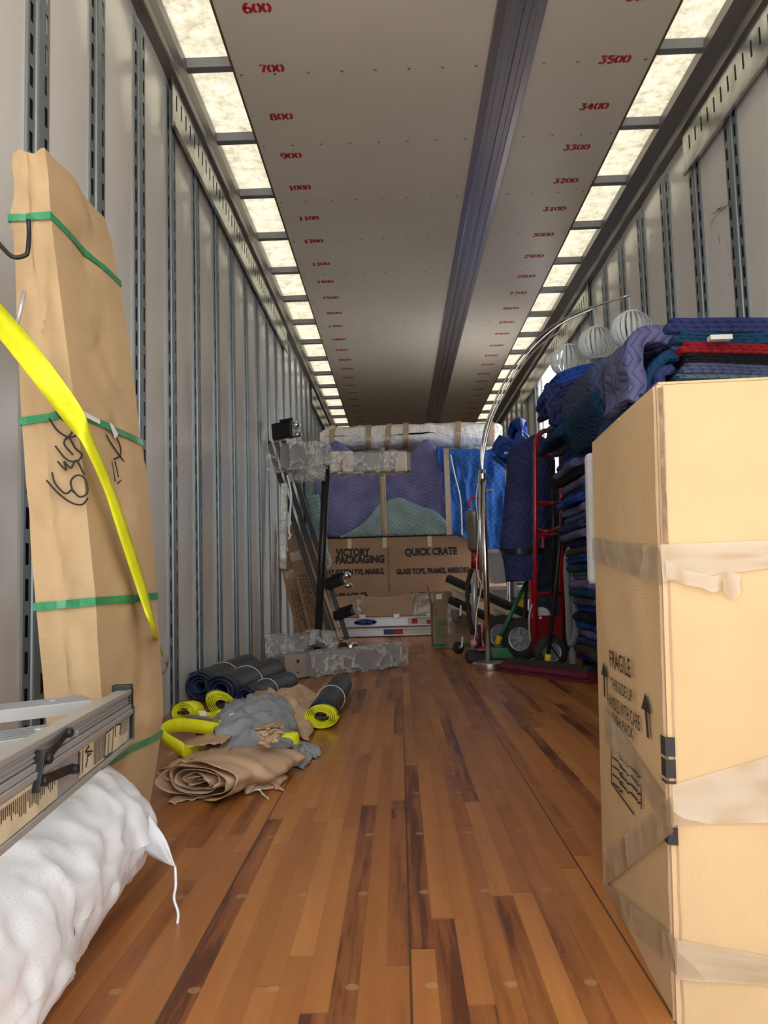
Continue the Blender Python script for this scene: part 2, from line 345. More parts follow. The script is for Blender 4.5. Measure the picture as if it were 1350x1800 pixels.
m.bb((SL[1]-.004,Y0,ZC-.003),(SL[1]+.006,Y1,ZC+.02),1); m.bb((SR[0]-.006,Y0,ZC-.003),(SR[0]+.004,Y1,ZC+.02),1)
ceil=ST(m,'ceiling',[mt['ceil'],mt['ply'],mt['strip']])
# extruded metal rail along the ceiling
pr=[(-.105,0),(-.10,-.012),(-.07,-.014),(-.066,-.009),(-.045,-.009),(-.04,-.014),(-.012,-.014),(-.008,-.006),(.008,-.006),(.012,-.014),(.04,-.014),(.045,-.009),(.066,-.009),(.07,-.014),(.10,-.012),(.105,0)]
trim(M().prism([(.575+a,ZC+b) for a,b in pr],(0,Y0,0),(1,0,0),(0,0,1),(0,Y1-Y0,0)),mt['strip'],fixn=True)
# stencilled volume marks, drawn with strokes
def arc(cx,cy,rx,ry,a0,a1,n=7): return [(cx+rx*math.cos(math.radians(a0+(a1-a0)*i/n)),cy+ry*math.sin(math.radians(a0+(a1-a0)*i/n))) for i in range(n+1)]
DG={'0':[arc(.5,.5,.38,.4,105,255),arc(.5,.5,.38,.4,75,-75)],'1':[[(.25,.75),(.55,.9),(.55,.1)],[(.3,.08),(.8,.08)]],
'2':[arc(.48,.66,.34,.24,160,-20)+[(.2,.12)],[(.28,.09),(.88,.09)]],'3':[[(.15,.9),(.8,.9),(.45,.58)],arc(.45,.33,.36,.25,75,-160)],
'4':[[(.62,.92),(.12,.35),(.5,.35)],[(.66,.8),(.66,.06)],[(.74,.35),(.9,.35)]],'5':[[(.85,.9),(.22,.9),(.2,.56)],arc(.48,.33,.36,.25,110,-150)],
'6':[arc(.55,.5,.4,.42,75,170)+arc(.5,.34,.36,.25,190,270),arc(.5,.34,.36,.25,-75,150)],'7':[[(.15,.9),(.85,.9),(.45,.1)]],
'8':[arc(.5,.7,.3,.2,-70,250),arc(.5,.28,.36,.22,105,255),arc(.5,.28,.36,.22,75,-75)],'9':[arc(.5,.66,.36,.25,255,-60),arc(.45,.5,.4,.42,10,-100)]}
def strokes(lines,o,ux,uy,th,n):
    m=M(); o,ux,uy,n=map(Vector,(o,ux,uy,n))
    for ln in lines:
        vs=[];pp=[o+ux*a+uy*b for a,b in ln]
        for i,p in enumerate(pp):
            t=(pp[min(i+1,len(pp)-1)]-pp[max(i-1,0)]).normalized(); s=t.cross(n)*th/2; vs+=[p+s+n*.0012,p-s+n*.0012]
        m.add(vs,[(2*i,2*i+1,2*i+3,2*i+2) for i in range(len(pp)-1)])
    return m
def stencil(num,xc,y,w):
    s=str(num); m=M(); cw=w/len(s); jx=R.uniform(-.012,.012); jy=R.uniform(-.02,.02)
    for i,ch in enumerate(s):
        a=strokes(DG[ch],(xc-w/2+i*cw+jx,y+jy+.030,ZC),(cw*.95,0,0),(0,-.062,0),.0135,(0,0,-1)); m.v+= []; m.add(a.v,a.f)
    m.build('stencil_number',mt['red'],ceil)
YM=lambda k:3.08+.3745*k
for k in range(-1,24): stencil(600+100*k,-.515,YM(k),.118 if k<4 else .135)
for k in range(-1,25): stencil(3500-100*k,1.06,3.47+.3745*k,.145)
# side door opening
m=M(); x0,x1=XR-.03,XR+.05
for a,b in ((DY0-.03,DY0),(DY1,DY1+.05)): m.bb((x0,a,0),(x1,b,DZ+.03))
m.bb((x0,DY0-.03,DZ),(x1,DY1+.05,DZ+.03)); ST(m,'door_1',mt['alu'])

# ================= objects =================
def PL(px,py,p0,n,off=0):
    "where the sight line meets a face through p0 with normal n"
    w=ray(px,py); c=Vector((0,0,HC)); n=Vector(n).normalized(); t=(Vector(p0)+n*off-c).dot(n)/w.dot(n); return c+w*t
def lerp(a,b,t): return a+(b-a)*t
def nz(p,s,seed=0): return noise.noise(Vector(p)*s+Vector((seed*7.3,seed*3.1,seed*1.7)))
def rib(m,A,B,off=Vector((0,0,0)),n=1,fn=None,k=None):
    "ribbon between two matching edge lines"
    N=len(A); vs=[]
    for i in range(N):
        for j in range(n+1):
            p=Vector(A[i]).lerp(Vector(B[i]),j/n)+off; vs.append(fn(p,i/(N-1),j/n) if fn else p)
    w=n+1; return m.add(vs,[(i*w+j,(i+1)*w+j,(i+1)*w+j+1,i*w+j+1) for i in range(N-1) for j in range(n)],k)
def spline(pts,n=6):
    pts=[Vector(p) for p in pts]; out=[]
    for i in range(len(pts)-1):
        p0=pts[max(i-1,0)];p1=pts[i];p2=pts[i+1];p3=pts[min(i+2,len(pts)-1)]
        for j in range(n):
            t=j/n; out.append(.5*((2*p1)+(p2-p0)*t+(2*p0-5*p1+4*p2-p3)*t*t+(3*p1-p0-3*p2+p3)*t**3))
    return out+[pts[-1]]
# rubbed scuffs on the right wall liner
mt['smudge']=mat('dark_scuff',(.16,.155,.15),.6,0,.3,30)
WR=bpy.data.objects['wall_right']; rs=random.Random(4)
for (x0,y0,x1,y1,w) in ((1246,392,1286,352,.010),(1250,378,1272,362,.014),(1248,400,1256,384,.008),(1262,408,1266,432,.010),(1278,424,1281,446,.006),(1281,478,1283,492,.006),(1268,505,1270,530,.005),(1278,578,1290,560,.005),(1142,418,1146,412,.008)):
    a=XH(x0,y0,XR-.016); b=XH(x1,y1,XR-.016); n=9; m=M(); d=(b-a).normalized(); s_=Vector((0,-d.z,d.y)); ws=[w*rs.uniform(.2,1)*math.sin(PI*(i+.4)/(n+.4)) for i in range(n+1)]
    rib(m,[a.lerp(b,i/n)+s_*ws[i]/2+s_*.01*nz((i*.5,x0,0),1) for i in range(n+1)],[a.lerp(b,i/n)-s_*ws[i]/2+s_*.01*nz((i*.5,x0,0),1) for i in range(n+1)]); m.build('scuff_mark',mt['smudge'],WR)
mt['card']=card_mat('cardboard_tan',CARD,(0,0,1),210)
mt['cardv']=card_mat('cardboard_upright_flutes',(.54,.39,.215),(0,0,0),150)
mt['cardr']=mat('cardboard_brown',(.36,.215,.125),.75,0,.12,4)
mt['tape']=film_mat('clear_tan_tape',.12,(.50,.41,.29),.22,3,.55,4,3)
mt['tan']=mat('tan_packing_tape',(.42,.30,.17),.3,0,.15,12,coat=.3)
mt['green']=mat('green_strapping',(.03,.27,.11),.3,0,.15,20,coat=.3)
mt['yel']=mat('yellow_webbing',(.78,.80,.01),.6,0,.10,30,bs=260,bstr=.35,bdist=.002,bstretch=(1,1,1))
mt['steel']=mat('zinc_steel',(.45,.42,.33),.35,.8)
mt['blk']=mat('black_painted_metal',(.018,.018,.02),.4,.3,.2)
mt['rub']=mat('dark_rubber_mat',(.030,.034,.038),.45,0,.2,8,bs=60,bstr=.15)
mt['rubb']=mat('blue_mat_lining',(.012,.03,.12),.7)
mt['white']=mat('white_plastic',(.75,.75,.73),.45,0,.05)
mt['chrome']=mat('chrome',(.75,.74,.72),.14,1,.04)
mt['nick']=mat('brushed_nickel',(.62,.58,.54),.28,1,.06)
mt['paper']=mat('brown_kraft_paper',(.50,.335,.215),.6,0,.12,5,bs=14,bstr=.35,bdist=.01)
mt['grey']=mat('grey_fabric',(.27,.29,.32),.8,0,.2,20,bs=90,bstr=.3,bdist=.002)
mt['redp']=mat('red_gloss_paint',(.36,.006,.015),.25,.1,.1,4,coat=.5)
mt['tyre']=mat('black_tyre',(.018,.018,.019),.7,0,.2,20)
mt['film']=film_mat('clear_stretch_film',.55,ns=9,lo=.22,soft=5,pw=4,col=(.70,.70,.68),rough=.16)
mt['filmw']=mat('unused_white',(.6,.6,.6))
mt['wood']=mat('pale_wood',(.50,.34,.20),.6,0,.15,8,(1,.1,1))
mt['silver']=mat('painted_silver',(.55,.56,.58),.35,.5,.06)
mt['label']=mat('aged_label',(.62,.55,.38),.6,0,.2,18)
mt['labelw']=mat('white_label',(.75,.73,.70),.6,0,.05)
mt['redi']=mat('red_ink',(.50,.03,.03),.6); mt['bluei']=mat('blue_ink',(.02,.06,.30),.5); mt['greeni']=mat('green_ink',(.02,.18,.08),.7)
mt['yelp']=mat('yellow_plastic',(.70,.48,.02),.4); mt['greenp']=mat('green_paint',(.01,.14,.05),.35)
mt['burg']=mat('burgundy_bristles',(.13,.012,.03),.85,0,.4,90,(1,1,.05),bs=160,bstr=.6,bdist=.004,bstretch=(1,1,.05))
mt['clear']=mt['white']
mt['greyfoam']=mat('grey_felt',(.33,.33,.33),.9)
# ---- big carton in the right foreground ----
def facetext(par,lines,A,uy=(0,0,1)): pass
def big_carton():
    A=F(1190,1800); B=F(1060,1545); hz=.748; UZ=Vector(((P(1155,697,A.y).x-A.x)/hz,0,1)); d=(B-A); d.z=0; L=d.length; d.normalize(); r=Vector((d.y,-d.x,0)); Wd=.52
    t=thing('carton',A+d*L/2+r*Wd/2,'large tan carton wrapped in clear tape, printed FRAGILE, in the right foreground','carton')
    nL=UZ.cross(d).normalized(); nL=nL if nL.x<0 else -nL; nF=-d
    def face(o,u,Lu,nrm,nu,nv,amp,name,ma,seed):
        m=M(); 
        def fn(a,b):
            e=min(a,1-a,b,1-b)*8; e=min(1,e); p=o+u*Lu*a+UZ*(hz*b)
            return p+nrm*(amp*e*(nz((a*3*Lu/.5,b*4,seed),1.3,seed)+.35*nz((a*9,b*5,seed),2,seed)))
        m.grid(fn,nu,nv); return m
    # body: four walls, bottom and top joined as one mesh
    m=M(); 
    for o,u,Lu,n,k in ((A,d,L,nL,0),(A,r,Wd,nF,1),(A+r*Wd,d,L,r,0),(A+d*L,r,Wd,d,1)):
        g=face(o,u,Lu,n,26,34,.0035,'x',None,k+3); m.add(g.v,g.f,k)
    m.add([A,A+r*Wd,A+r*Wd+d*L,A+d*L],[(0,1,2,3)],0); Z=UZ*(hz); m.add([A+Z,A+r*Wd+Z,A+r*Wd+d*L+Z,A+d*L+Z],[(0,1,2,3)],0)
    m.build('carton_body',[mt['card'],mt['cardv']],t,smooth=True)
    # crushed corner edge with torn liner
    e=M(); 
    pts=[A+UZ*(z)+(nL+nF)*.0015+Vector((nz((z,0,0),30)*.0012,0,0)) for z in [i*hz/40 for i in range(41)]]
    rib(e,[p+d*.010+nL*.001 for p in pts],[p+r*.009+nF*.001 for p in pts],n=2); e.build('corner_edge',mt['paper'],t,smooth=True)
    c=M()
    zt=PL(1155,955,A,nF).z
    rib(c,[A+nF*.003+r*(.001+.0015*abs(nz((0,0,i),.9)))+UZ*lerp(zt,hz-.004,i/20) for i in range(21)],[A+nF*.003+r*(.0055+.003*abs(nz((3,0,i),1.1)))+UZ*lerp(zt,hz-.004,i/20) for i in range(21)])
    c.build('torn_flute_edge',mat('exposed_flutes',(.20,.13,.08),.9,0,.4,60),t)
    top=M(); Z=UZ*(hz+.002)
    top.add([A+Z+r*.002,A+Z+r*Wd,A+Z+r*Wd+d*L*.48,A+Z+d*L*.48],[(0,1,2,3)]); top.add([A+Z+d*L*.5,A+Z+r*Wd+d*L*.5,A+Z+r*Wd+d*L,A+Z+d*L],[(0,1,2,3)])
    top.build('flap',mt['card'],t,solid=.003)
    def q(face,*px): 
        n=nL if face=='L' else nF; return [PL(x,y,A,n,.0045) for x,y in px]
    def tape(face,a,b,seed=0,n=16,nm='packing_tape',mm='tape'):
        a0,a1=q(face,*a); b0,b1=q(face,*b); m=M(); nn=nL if face=='L' else nF
        rib(m,[a0.lerp(a1,i/n) for i in range(n+1)],[b0.lerp(b1,i/n) for i in range(n+1)],n=8,fn=lambda p,u,v:p+nn*(.0016*max(0,1-abs(nz((u*1.0,v*4,seed),1.3))*5)*min(1,8*min(u,1-u)+.1)))
        return m.build(nm,mt[mm],t,smooth=True)
    tape('L',((1040,945),(1157,962)),((1042,985),(1163,1030)),1); tape('L',((1062,1240),(1178,1415)),((1062,1300),(1182,1470)),2)
    tape('L',((1060,1500),(1180,1400)),((1060,1560),(1184,1462)),3); tape('L',((1058,1545),(1188,1650)),((1062,1585),(1190,1715)),4)
    tape('F',((1160,957),(1350+30,950)),((1165,1022),(1380,995)),5); tape('F',((1182,1380),(1390,1318)),((1185,1450),(1390,1445)),6); tape('F',((1190,1652),(1390,1688)),((1190,1722),(1390,1735)),7)
    # crinkled loose tape end
    m=M(); pp=q('F',(1168,985),(1200,1000),(1250,1012),(1275,1005),(1300,1012),(1285,1025),(1268,1018)); sp=spline(pp,6)
    rib(m,[p+nF*(.004+.003*nz(p,60)) for p in sp],[p+nF*(.004+.006*nz(p,90,2))+Vector((0,0,-.018+.008*nz(p,40,1))) for p in sp],n=4); m.build('loose_tape_end',mt['tape'],t,smooth=True,label='crinkled loose end of clear tape')
    # printing
    ux=-d
    def pr(s,a,b,top,hpx=None):
        o=PL(*a,A,nL,.0035); o2=PL(*b,A,nL,.0035); tp=PL(*top,A,nL,.0035)
        text(s,'printing',mt['black'],t,o,ux,(0,0,1),tp.z-o.z,(o2-o).length,bold=.012,thick=.0008)
    pr('FRAGILE',(1073,1172),(1110,1200),(1073,1143)); pr('THIS SIDE UP',(1075,1210),(1113,1237),(1075,1191)); pr('HANDLE WITH CARE',(1069,1240),(1126,1285),(1069,1218)); pr('DISH PACK',(1078,1270),(1115,1308),(1078,1252))
    m=M()
    for a,b in (((1063,1225),(1061,1162)),((1139,1297),(1134,1217))):
        if m.v: m.build('arrow',mt['black'],t); m=M()
        p0,p1=q('L',a,b); w=d*.013; m.add([p0+w*.5,p0-w*.5,p1-w*.5-UZ*(.02),p1+w*.5-UZ*(.02)],[(0,1,2,3)]); m.add([p1,p1-w*1.9-UZ*(.024),p1+w*1.9-UZ*(.024)],[(0,1,2)])
    m.build('arrow',mt['black'],t); m=M()
    for (a,b) in (((1074,1300),(1075,1377)),((1075,1377),(1114,1431)),((1127,1382),(1127,1422))):
        p0,p1=q('L',a,b); m.beam(p0,p1,.0018,.0012,nL)
    for i,x0 in enumerate((1077,1090,1109)):
        for j in range(4 if i else 5):
            p0,p1=q('L',(x0,1316+i*16+j*15),(x0+11,1324+i*18+j*15.5)); m.beam(p0,p1,.0012,.0025,nL)
            p0,p1=q('L',(x0+13,1327+i*18+j*15.5),(x0+16,1330+i*18+j*15.5)); m.beam(p0,p1,.0012,.004,nL)
    m.build('printing',mt['black'],t)
    for y0,y1 in ((1295,1329),(1334,1367),(1372,1377),(1453,1484)):
        m=M(); z0=PL(1178,y1,A,nF).z; z1=PL(1178,y0,A,nF).z
        for u in (nL*.0045+d*.016,):
            m.add([A+u+UZ*(z0),A+nL*.004+nF*.003+UZ*(z0),A+nL*.004+nF*.003+UZ*(z1),A+u+UZ*(z1)],[(0,1,2,3)])
            m.add([A+nL*.004+nF*.003+UZ*(z0),A+nF*.0048+r*.007+UZ*(z0),A+nF*.0048+r*.007+UZ*(z1),A+nL*.004+nF*.003+UZ*(z1)],[(0,1,2,3)])
        m.build('ink_block',mt['black'],t)
    g=M(); p=[A+d*(L+.004)-r*.010,A+d*(L+.004)+r*.3,A+d*(L+.03)+r*.3,A+d*(L+.03)-r*.010]; g.hexa([q+UZ*.50 for q in p]+[q+UZ*.735 for q in p])
    g.build('edge_guard',mt['greyfoam'],t,bevel=.008,label='grey felt guard on the far edge')
big_carton()
# ---- tall strapped carton at the left wall ----
def tall_carton():
    YN,YF=1.50,1.80
    rows=[((22,238),(80,260),(185,385)),((20,300),(86,310),(196,440)),((24,380),(89,372),(208,492)),((29,545),(108,545),(228,600)),((37,728),(133,722),(248,771)),((44,830),(146,830),(260,850)),((50,905),(152,900),(266,910)),((62,1053),(168,1050),(274,1042)),((70,1130),(172,1130),(280,1120)),((77,1200),(178,1205),(284,1190)),((86,1290),(186,1300),(288,1260))]
    lev=[]
    for l,n,f in rows: lev.append((P(*l,YN+.01),P(*n,YN),P(*f,YF)))
    fb=F(292,1412); lev.append((Vector((fb.x-.165,YN+.01,0)),Vector((fb.x-.065,YN,0)),Vector((fb.x,YF,0))))
    for a in lev: 
        a[0].z=a[1].z=a[2].z=(a[1].z+a[2].z)/2
    t=thing('tall_carton',(lev[-1][1]+lev[-1][2])/2,'tall creased tan carton with green strapping leaning at the left wall','carton')
    # resample
    def at(z):
        for a,b in zip(lev,lev[1:]):
            if b[0].z<=z<=a[0].z: 
                u=(z-b[0].z)/max(1e-6,a[0].z-b[0].z); return [b[i].lerp(a[i],u) for i in range(3)]
        return [p.copy() for p in (lev[0] if z>lev[0][0].z else lev[-1])]
    zt=lev[0][0].z; m=M(); N=170; ring=[]
    def pt(u,z):
        l,n,f=at(z); g=l+(f-n)
        c=[l,n,f,g]; k=int(u)%4; q=u-int(u); p=c[k].lerp(c[(k+1)%4],q); ctr=(l+f)/2; o=(p-ctr); o.z=0
        s=1-.0; w=min(q,1-q)*2
        dn=.010*nz((u*1.2,z*3.2,1),2.0)+.004*nz((u*4,z*16,2),1.0)
        cr=-.005*max(0,1-abs(((z*5.3+nz((u*2,z,0),1)*.5)%1)-.5)*14)*w+(.012*nz((u*2,z*14,7),1) if z>zt-.16 else 0)
        cr+=-.004*max(0,1-abs(q-(.42 if k==0 else .62)-.05*nz((z*2,k,0),1))*12) if k<2 else 0
        p=p+o.normalized()*(dn*(.4+w)+cr); 
        return p
    us=[i/16 for i in range(64)]
    def vert(i,j):
        z=zt*j/N; p=pt(us[i],z); 
        if j>N-6: p.z+=.02*(j-N+6)/6*nz((us[i]*1.3,0,0),1.9)*.6
        return p
    vs=[vert(i,j) for j in range(N+1) for i in range(64)]
    m.add(vs,[(j*64+i,j*64+(i+1)%64,(j+1)*64+(i+1)%64,(j+1)*64+i) for j in range(N) for i in range(64)])
    m.add([vs[i] for i in range(64)][::-1],[tuple(range(64))]); 
    top=[vs[N*64+i] for i in range(64)]; c=sum(top,Vector())/64; c.z+=.02; m.add(top+[c],[(i,(i+1)%64,64) for i in range(64)])
    m.build('carton_body',mt['card'],t,smooth=True).data.set_sharp_from_angle(angle=math.radians(38))
    def band(rp,w=.015,dz=(0,0,0)):
        l,n,f=[P(*p,y) for p,y in zip(rp,(YN+.01,YN,YF))]; 
        def proj(u,z): 
            p=pt(u,z); l_,n_,f_=at(z); ctr=(l_+f_)/2; o=p-ctr; o.z=0; return p+o.normalized()*.006
        A=[];B=[]
        for i in range(33):
            u=i/8; zz=lerp(l.z,n.z,u) if u<=1 else lerp(n.z,f.z,u-1) if u<=2 else lerp(f.z,l.z,(u-2)/2)
            zz=max(.01,zz); A.append(proj(u%4,zz)); B.append(proj(u%4,zz-w))
        mm=M(); rib(mm,A,B); mm.build('green_strap',mt['green'],t,solid=.0015)
    band(((22,382),(89,372),(208,492))); band(((37,735),(138,720),(248,772))); band(((63,1060),(168,1050),(274,1042))); band(((90,1370),(190,1345),(285,1283)))
    # marker handwriting
    nF=Vector((0,-1,0)); l,n,f=at(.9); nR=(f-n).cross(Vector((0,0,1))).normalized(); 
    if nR.x<0: nR=-nR
    mk=M(); rz=450/1157
    L1=[[(210,885),(260,940),(320,985),(370,995),(398,965)],[(235,850),(250,900),(295,945),(325,925)],[(325,925),(360,960),(395,940),(385,880),(350,862),(320,890),(330,940)],[(260,800),(300,840),(290,800),(320,830),(345,795),(380,860)],[(250,730),(300,790),(345,800),(370,770),(340,740),(310,690),(290,720),(330,770)],[(222,605),(260,660),(310,690),(350,680)],[(245,545),(270,600),(330,650),(300,700)]]
    for ln in L1:
        pts=spline([P(x*rz,500+y*rz,YN-.012) for x,y in ln],5); mk.tube(pts,.0019,6)
    L2=[[(480,680),(510,730),(560,800)],[(505,650),(540,720),(545,770),(515,790)],[(505,800),(520,890)],[(520,800),(535,870)],[(530,900),(560,870),(575,830)],[(560,950),(585,990),(570,1030),(555,985),(580,950),(590,1050)]]
    for ln in L2:
        pts=spline([PL(x*rz,500+y*rz,n,nR,.014) for x,y in ln],5); mk.tube(pts,.0016,6)
    mk.build('marker_writing',mt['black'],t)
    # white tape scraps on the right face
    for a,b,c,d in (((146,722),(176,738),(176,746),(146,731)),((192,742),(200,748),(208,764),(202,772))): M().add([PL(*p,n,nR,.016) for p in (a,b,c,d)],[(0,1,2,3)]).build('tape_scrap',mt['white'],t)
tall_carton()
# ---- yellow tie-down strap across the tall carton ----
t=thing('tie_down_strap',P(275,1110,1.75),'yellow webbing strap stretched diagonally over the tall carton','strap')
RW=[(238,70,185),(372,89,208),(545,108,228),(722,133,248),(900,152,266),(1050,168,274),(1200,178,284)]
def onface(x,y):
    for a,b in zip(RW,RW[1:]):
        if y<=b[0]: break
    u=(y-a[0])/(b[0]-a[0]); xn=lerp(a[1],b[1],u); xf=lerp(a[2],b[2],u); n=P(xn,y,1.50); f=P(xf,y,1.80)
    if x<=xn: Y=1.49
    else:
        w=ray(x,y); k=w.x/w.y; dx,dy=f.x-n.x,f.y-n.y; q=(k*n.y-n.x)/(dx-k*dy); Y=n.y+dy*max(0,min(q,1.0))
    return Y-(.040 if x<=xn else .085)
A=[(-40,490,1.30),(0,533,1.36),(75,622,1.42)]+[(x,y,onface(x,y)) for x,y in ((140,712),(160,760),(200,860),(235,960),(262,1050),(277,1120))]+[(287,1152,3.0)]
B=[(-45,545,1.30),(-5,590,1.35),(62,675,1.42)]+[(x,y,onface(x,y)) for x,y in ((122,752),(147,782),(183,860),(206,930),(241,1035),(268,1110))]+[(284,1152,3.0)]
m=M(); rib(m,spline([P(*p) for p in A],6),spline([P(*p) for p in B],6),n=3); m.build('webbing',mt['yel'],t,smooth=True,solid=.002)
hk=M(); p=XH(290,1160,-.90); hk.tube(spline([p,p+Vector((.004,.01,-.02)),p+Vector((-.012,.01,-.05)),p+Vector((-.03,.02,-.045))],4),.006,8).box(p,(.022,.012,.016)); hk.build('end_fitting',mt['steel'],t)
# ---- hooks on the left wall ----
t=M().tube(spline([P(-20,405,1.42),P(5,436,1.42),P(24,452,1.42),P(44,449,1.43),P(49,440,1.43),P(51,410,1.44),P(50,386,1.44)],5),.0042,8)
t.tube([P(-20,405,1.42),P(-60,370,1.5)],.010,8).build('wall_hook',mt['blk'],label='black bent steel hook reaching over the tall carton strap',cat='hook',smooth=True)
M().tube([P(30,572,1.46),P(43,512,1.47)],.004,8).build('steel_rod',mt['silver'],label='thin bare steel rod end beside the yellow strap, left wall',cat='rod',smooth=True)
# ---- white woven sack ----
mt['woven']=mat('white_woven_sack',(.80,.82,.86),.5,0,.05,6,bs=260,bstr=.30,bdist=.002)
def sack():
    c0=Vector((-.50,.35,0)); c1=Vector((-.575,1.50,0)); t=thing('woven_sack',(c0+c1)/2,'bulging white woven plastic sack lying under the stepladder','sack')
    ax=(c1-c0); Lx=ax.length; ax.normalize(); sx=Vector((ax.y,-ax.x,0))
    def pt(u,a):
        s=u*Lx; R0=.128+.008*math.sin(s*5)
        e=1.0
        if u>.86: q=(u-.86)/.14; e=max(0,1-q**2.6)**.5
        th=2*PI*a; wr=.007*nz((math.cos(th)*1.0,math.sin(th)*1.0,s*6),2.0,1)+.006*(abs(nz((th*2.2,s*3,0),1.6,4))-.2)+.005*nz((th*5,s*14,0),1.6,9)+.005*max(0,1-abs(nz((math.cos(th)*.5,math.sin(th)*.5,s*5),1.9,5))*6)+.0035*max(0,1-abs(nz((math.cos(th)*1.2+s,math.sin(th)*1.2,s*9),1.5,15))*6)
        rr=(R0+wr)*e; x=math.cos(th)*rr*1.12; z=math.sin(th)*rr*.86
        zc=.108-.02*(1-e); z=max(z,-zc+.003+.0*u); 
        return c0+ax*s+sx*x+Vector((0,0,zc+z))
    m=M(); m.grid(lambda u,v:pt(u,v),120,72); m.build('sack_body',mt['woven'],t,smooth=True)
    # corner ear
    root=P(215,1420,1.42); tip=P(308,1524,1.30); ear=M()
    l=[P(190,1345,1.50),P(226,1372,1.46),P(248,1405,1.42),P(268,1440,1.37),P(292,1478,1.33),tip]; r_=[P(150,1400,1.42),P(185,1440,1.40),P(215,1470,1.385),P(245,1492,1.36),P(280,1512,1.33),tip]
    rib(ear,spline(l,4),spline(r_,4),n=6,fn=lambda p,u,v:p+Vector((0,-1,.3))*(.016*math.sin(PI*v)*(1-u)+.004*nz((v*9,u*3,0),2)))
    ear.build('sack_corner',mt['woven'],t,smooth=True,solid=.002)
    M().tube(spline([tip,P(309,1555,1.285),P(306,1580,1.28),P(313,1605,1.275),P(311,1630,1.27)],6),[.0022]*25,6).build('loose_thread',mt['woven'],t,smooth=True)
sack()
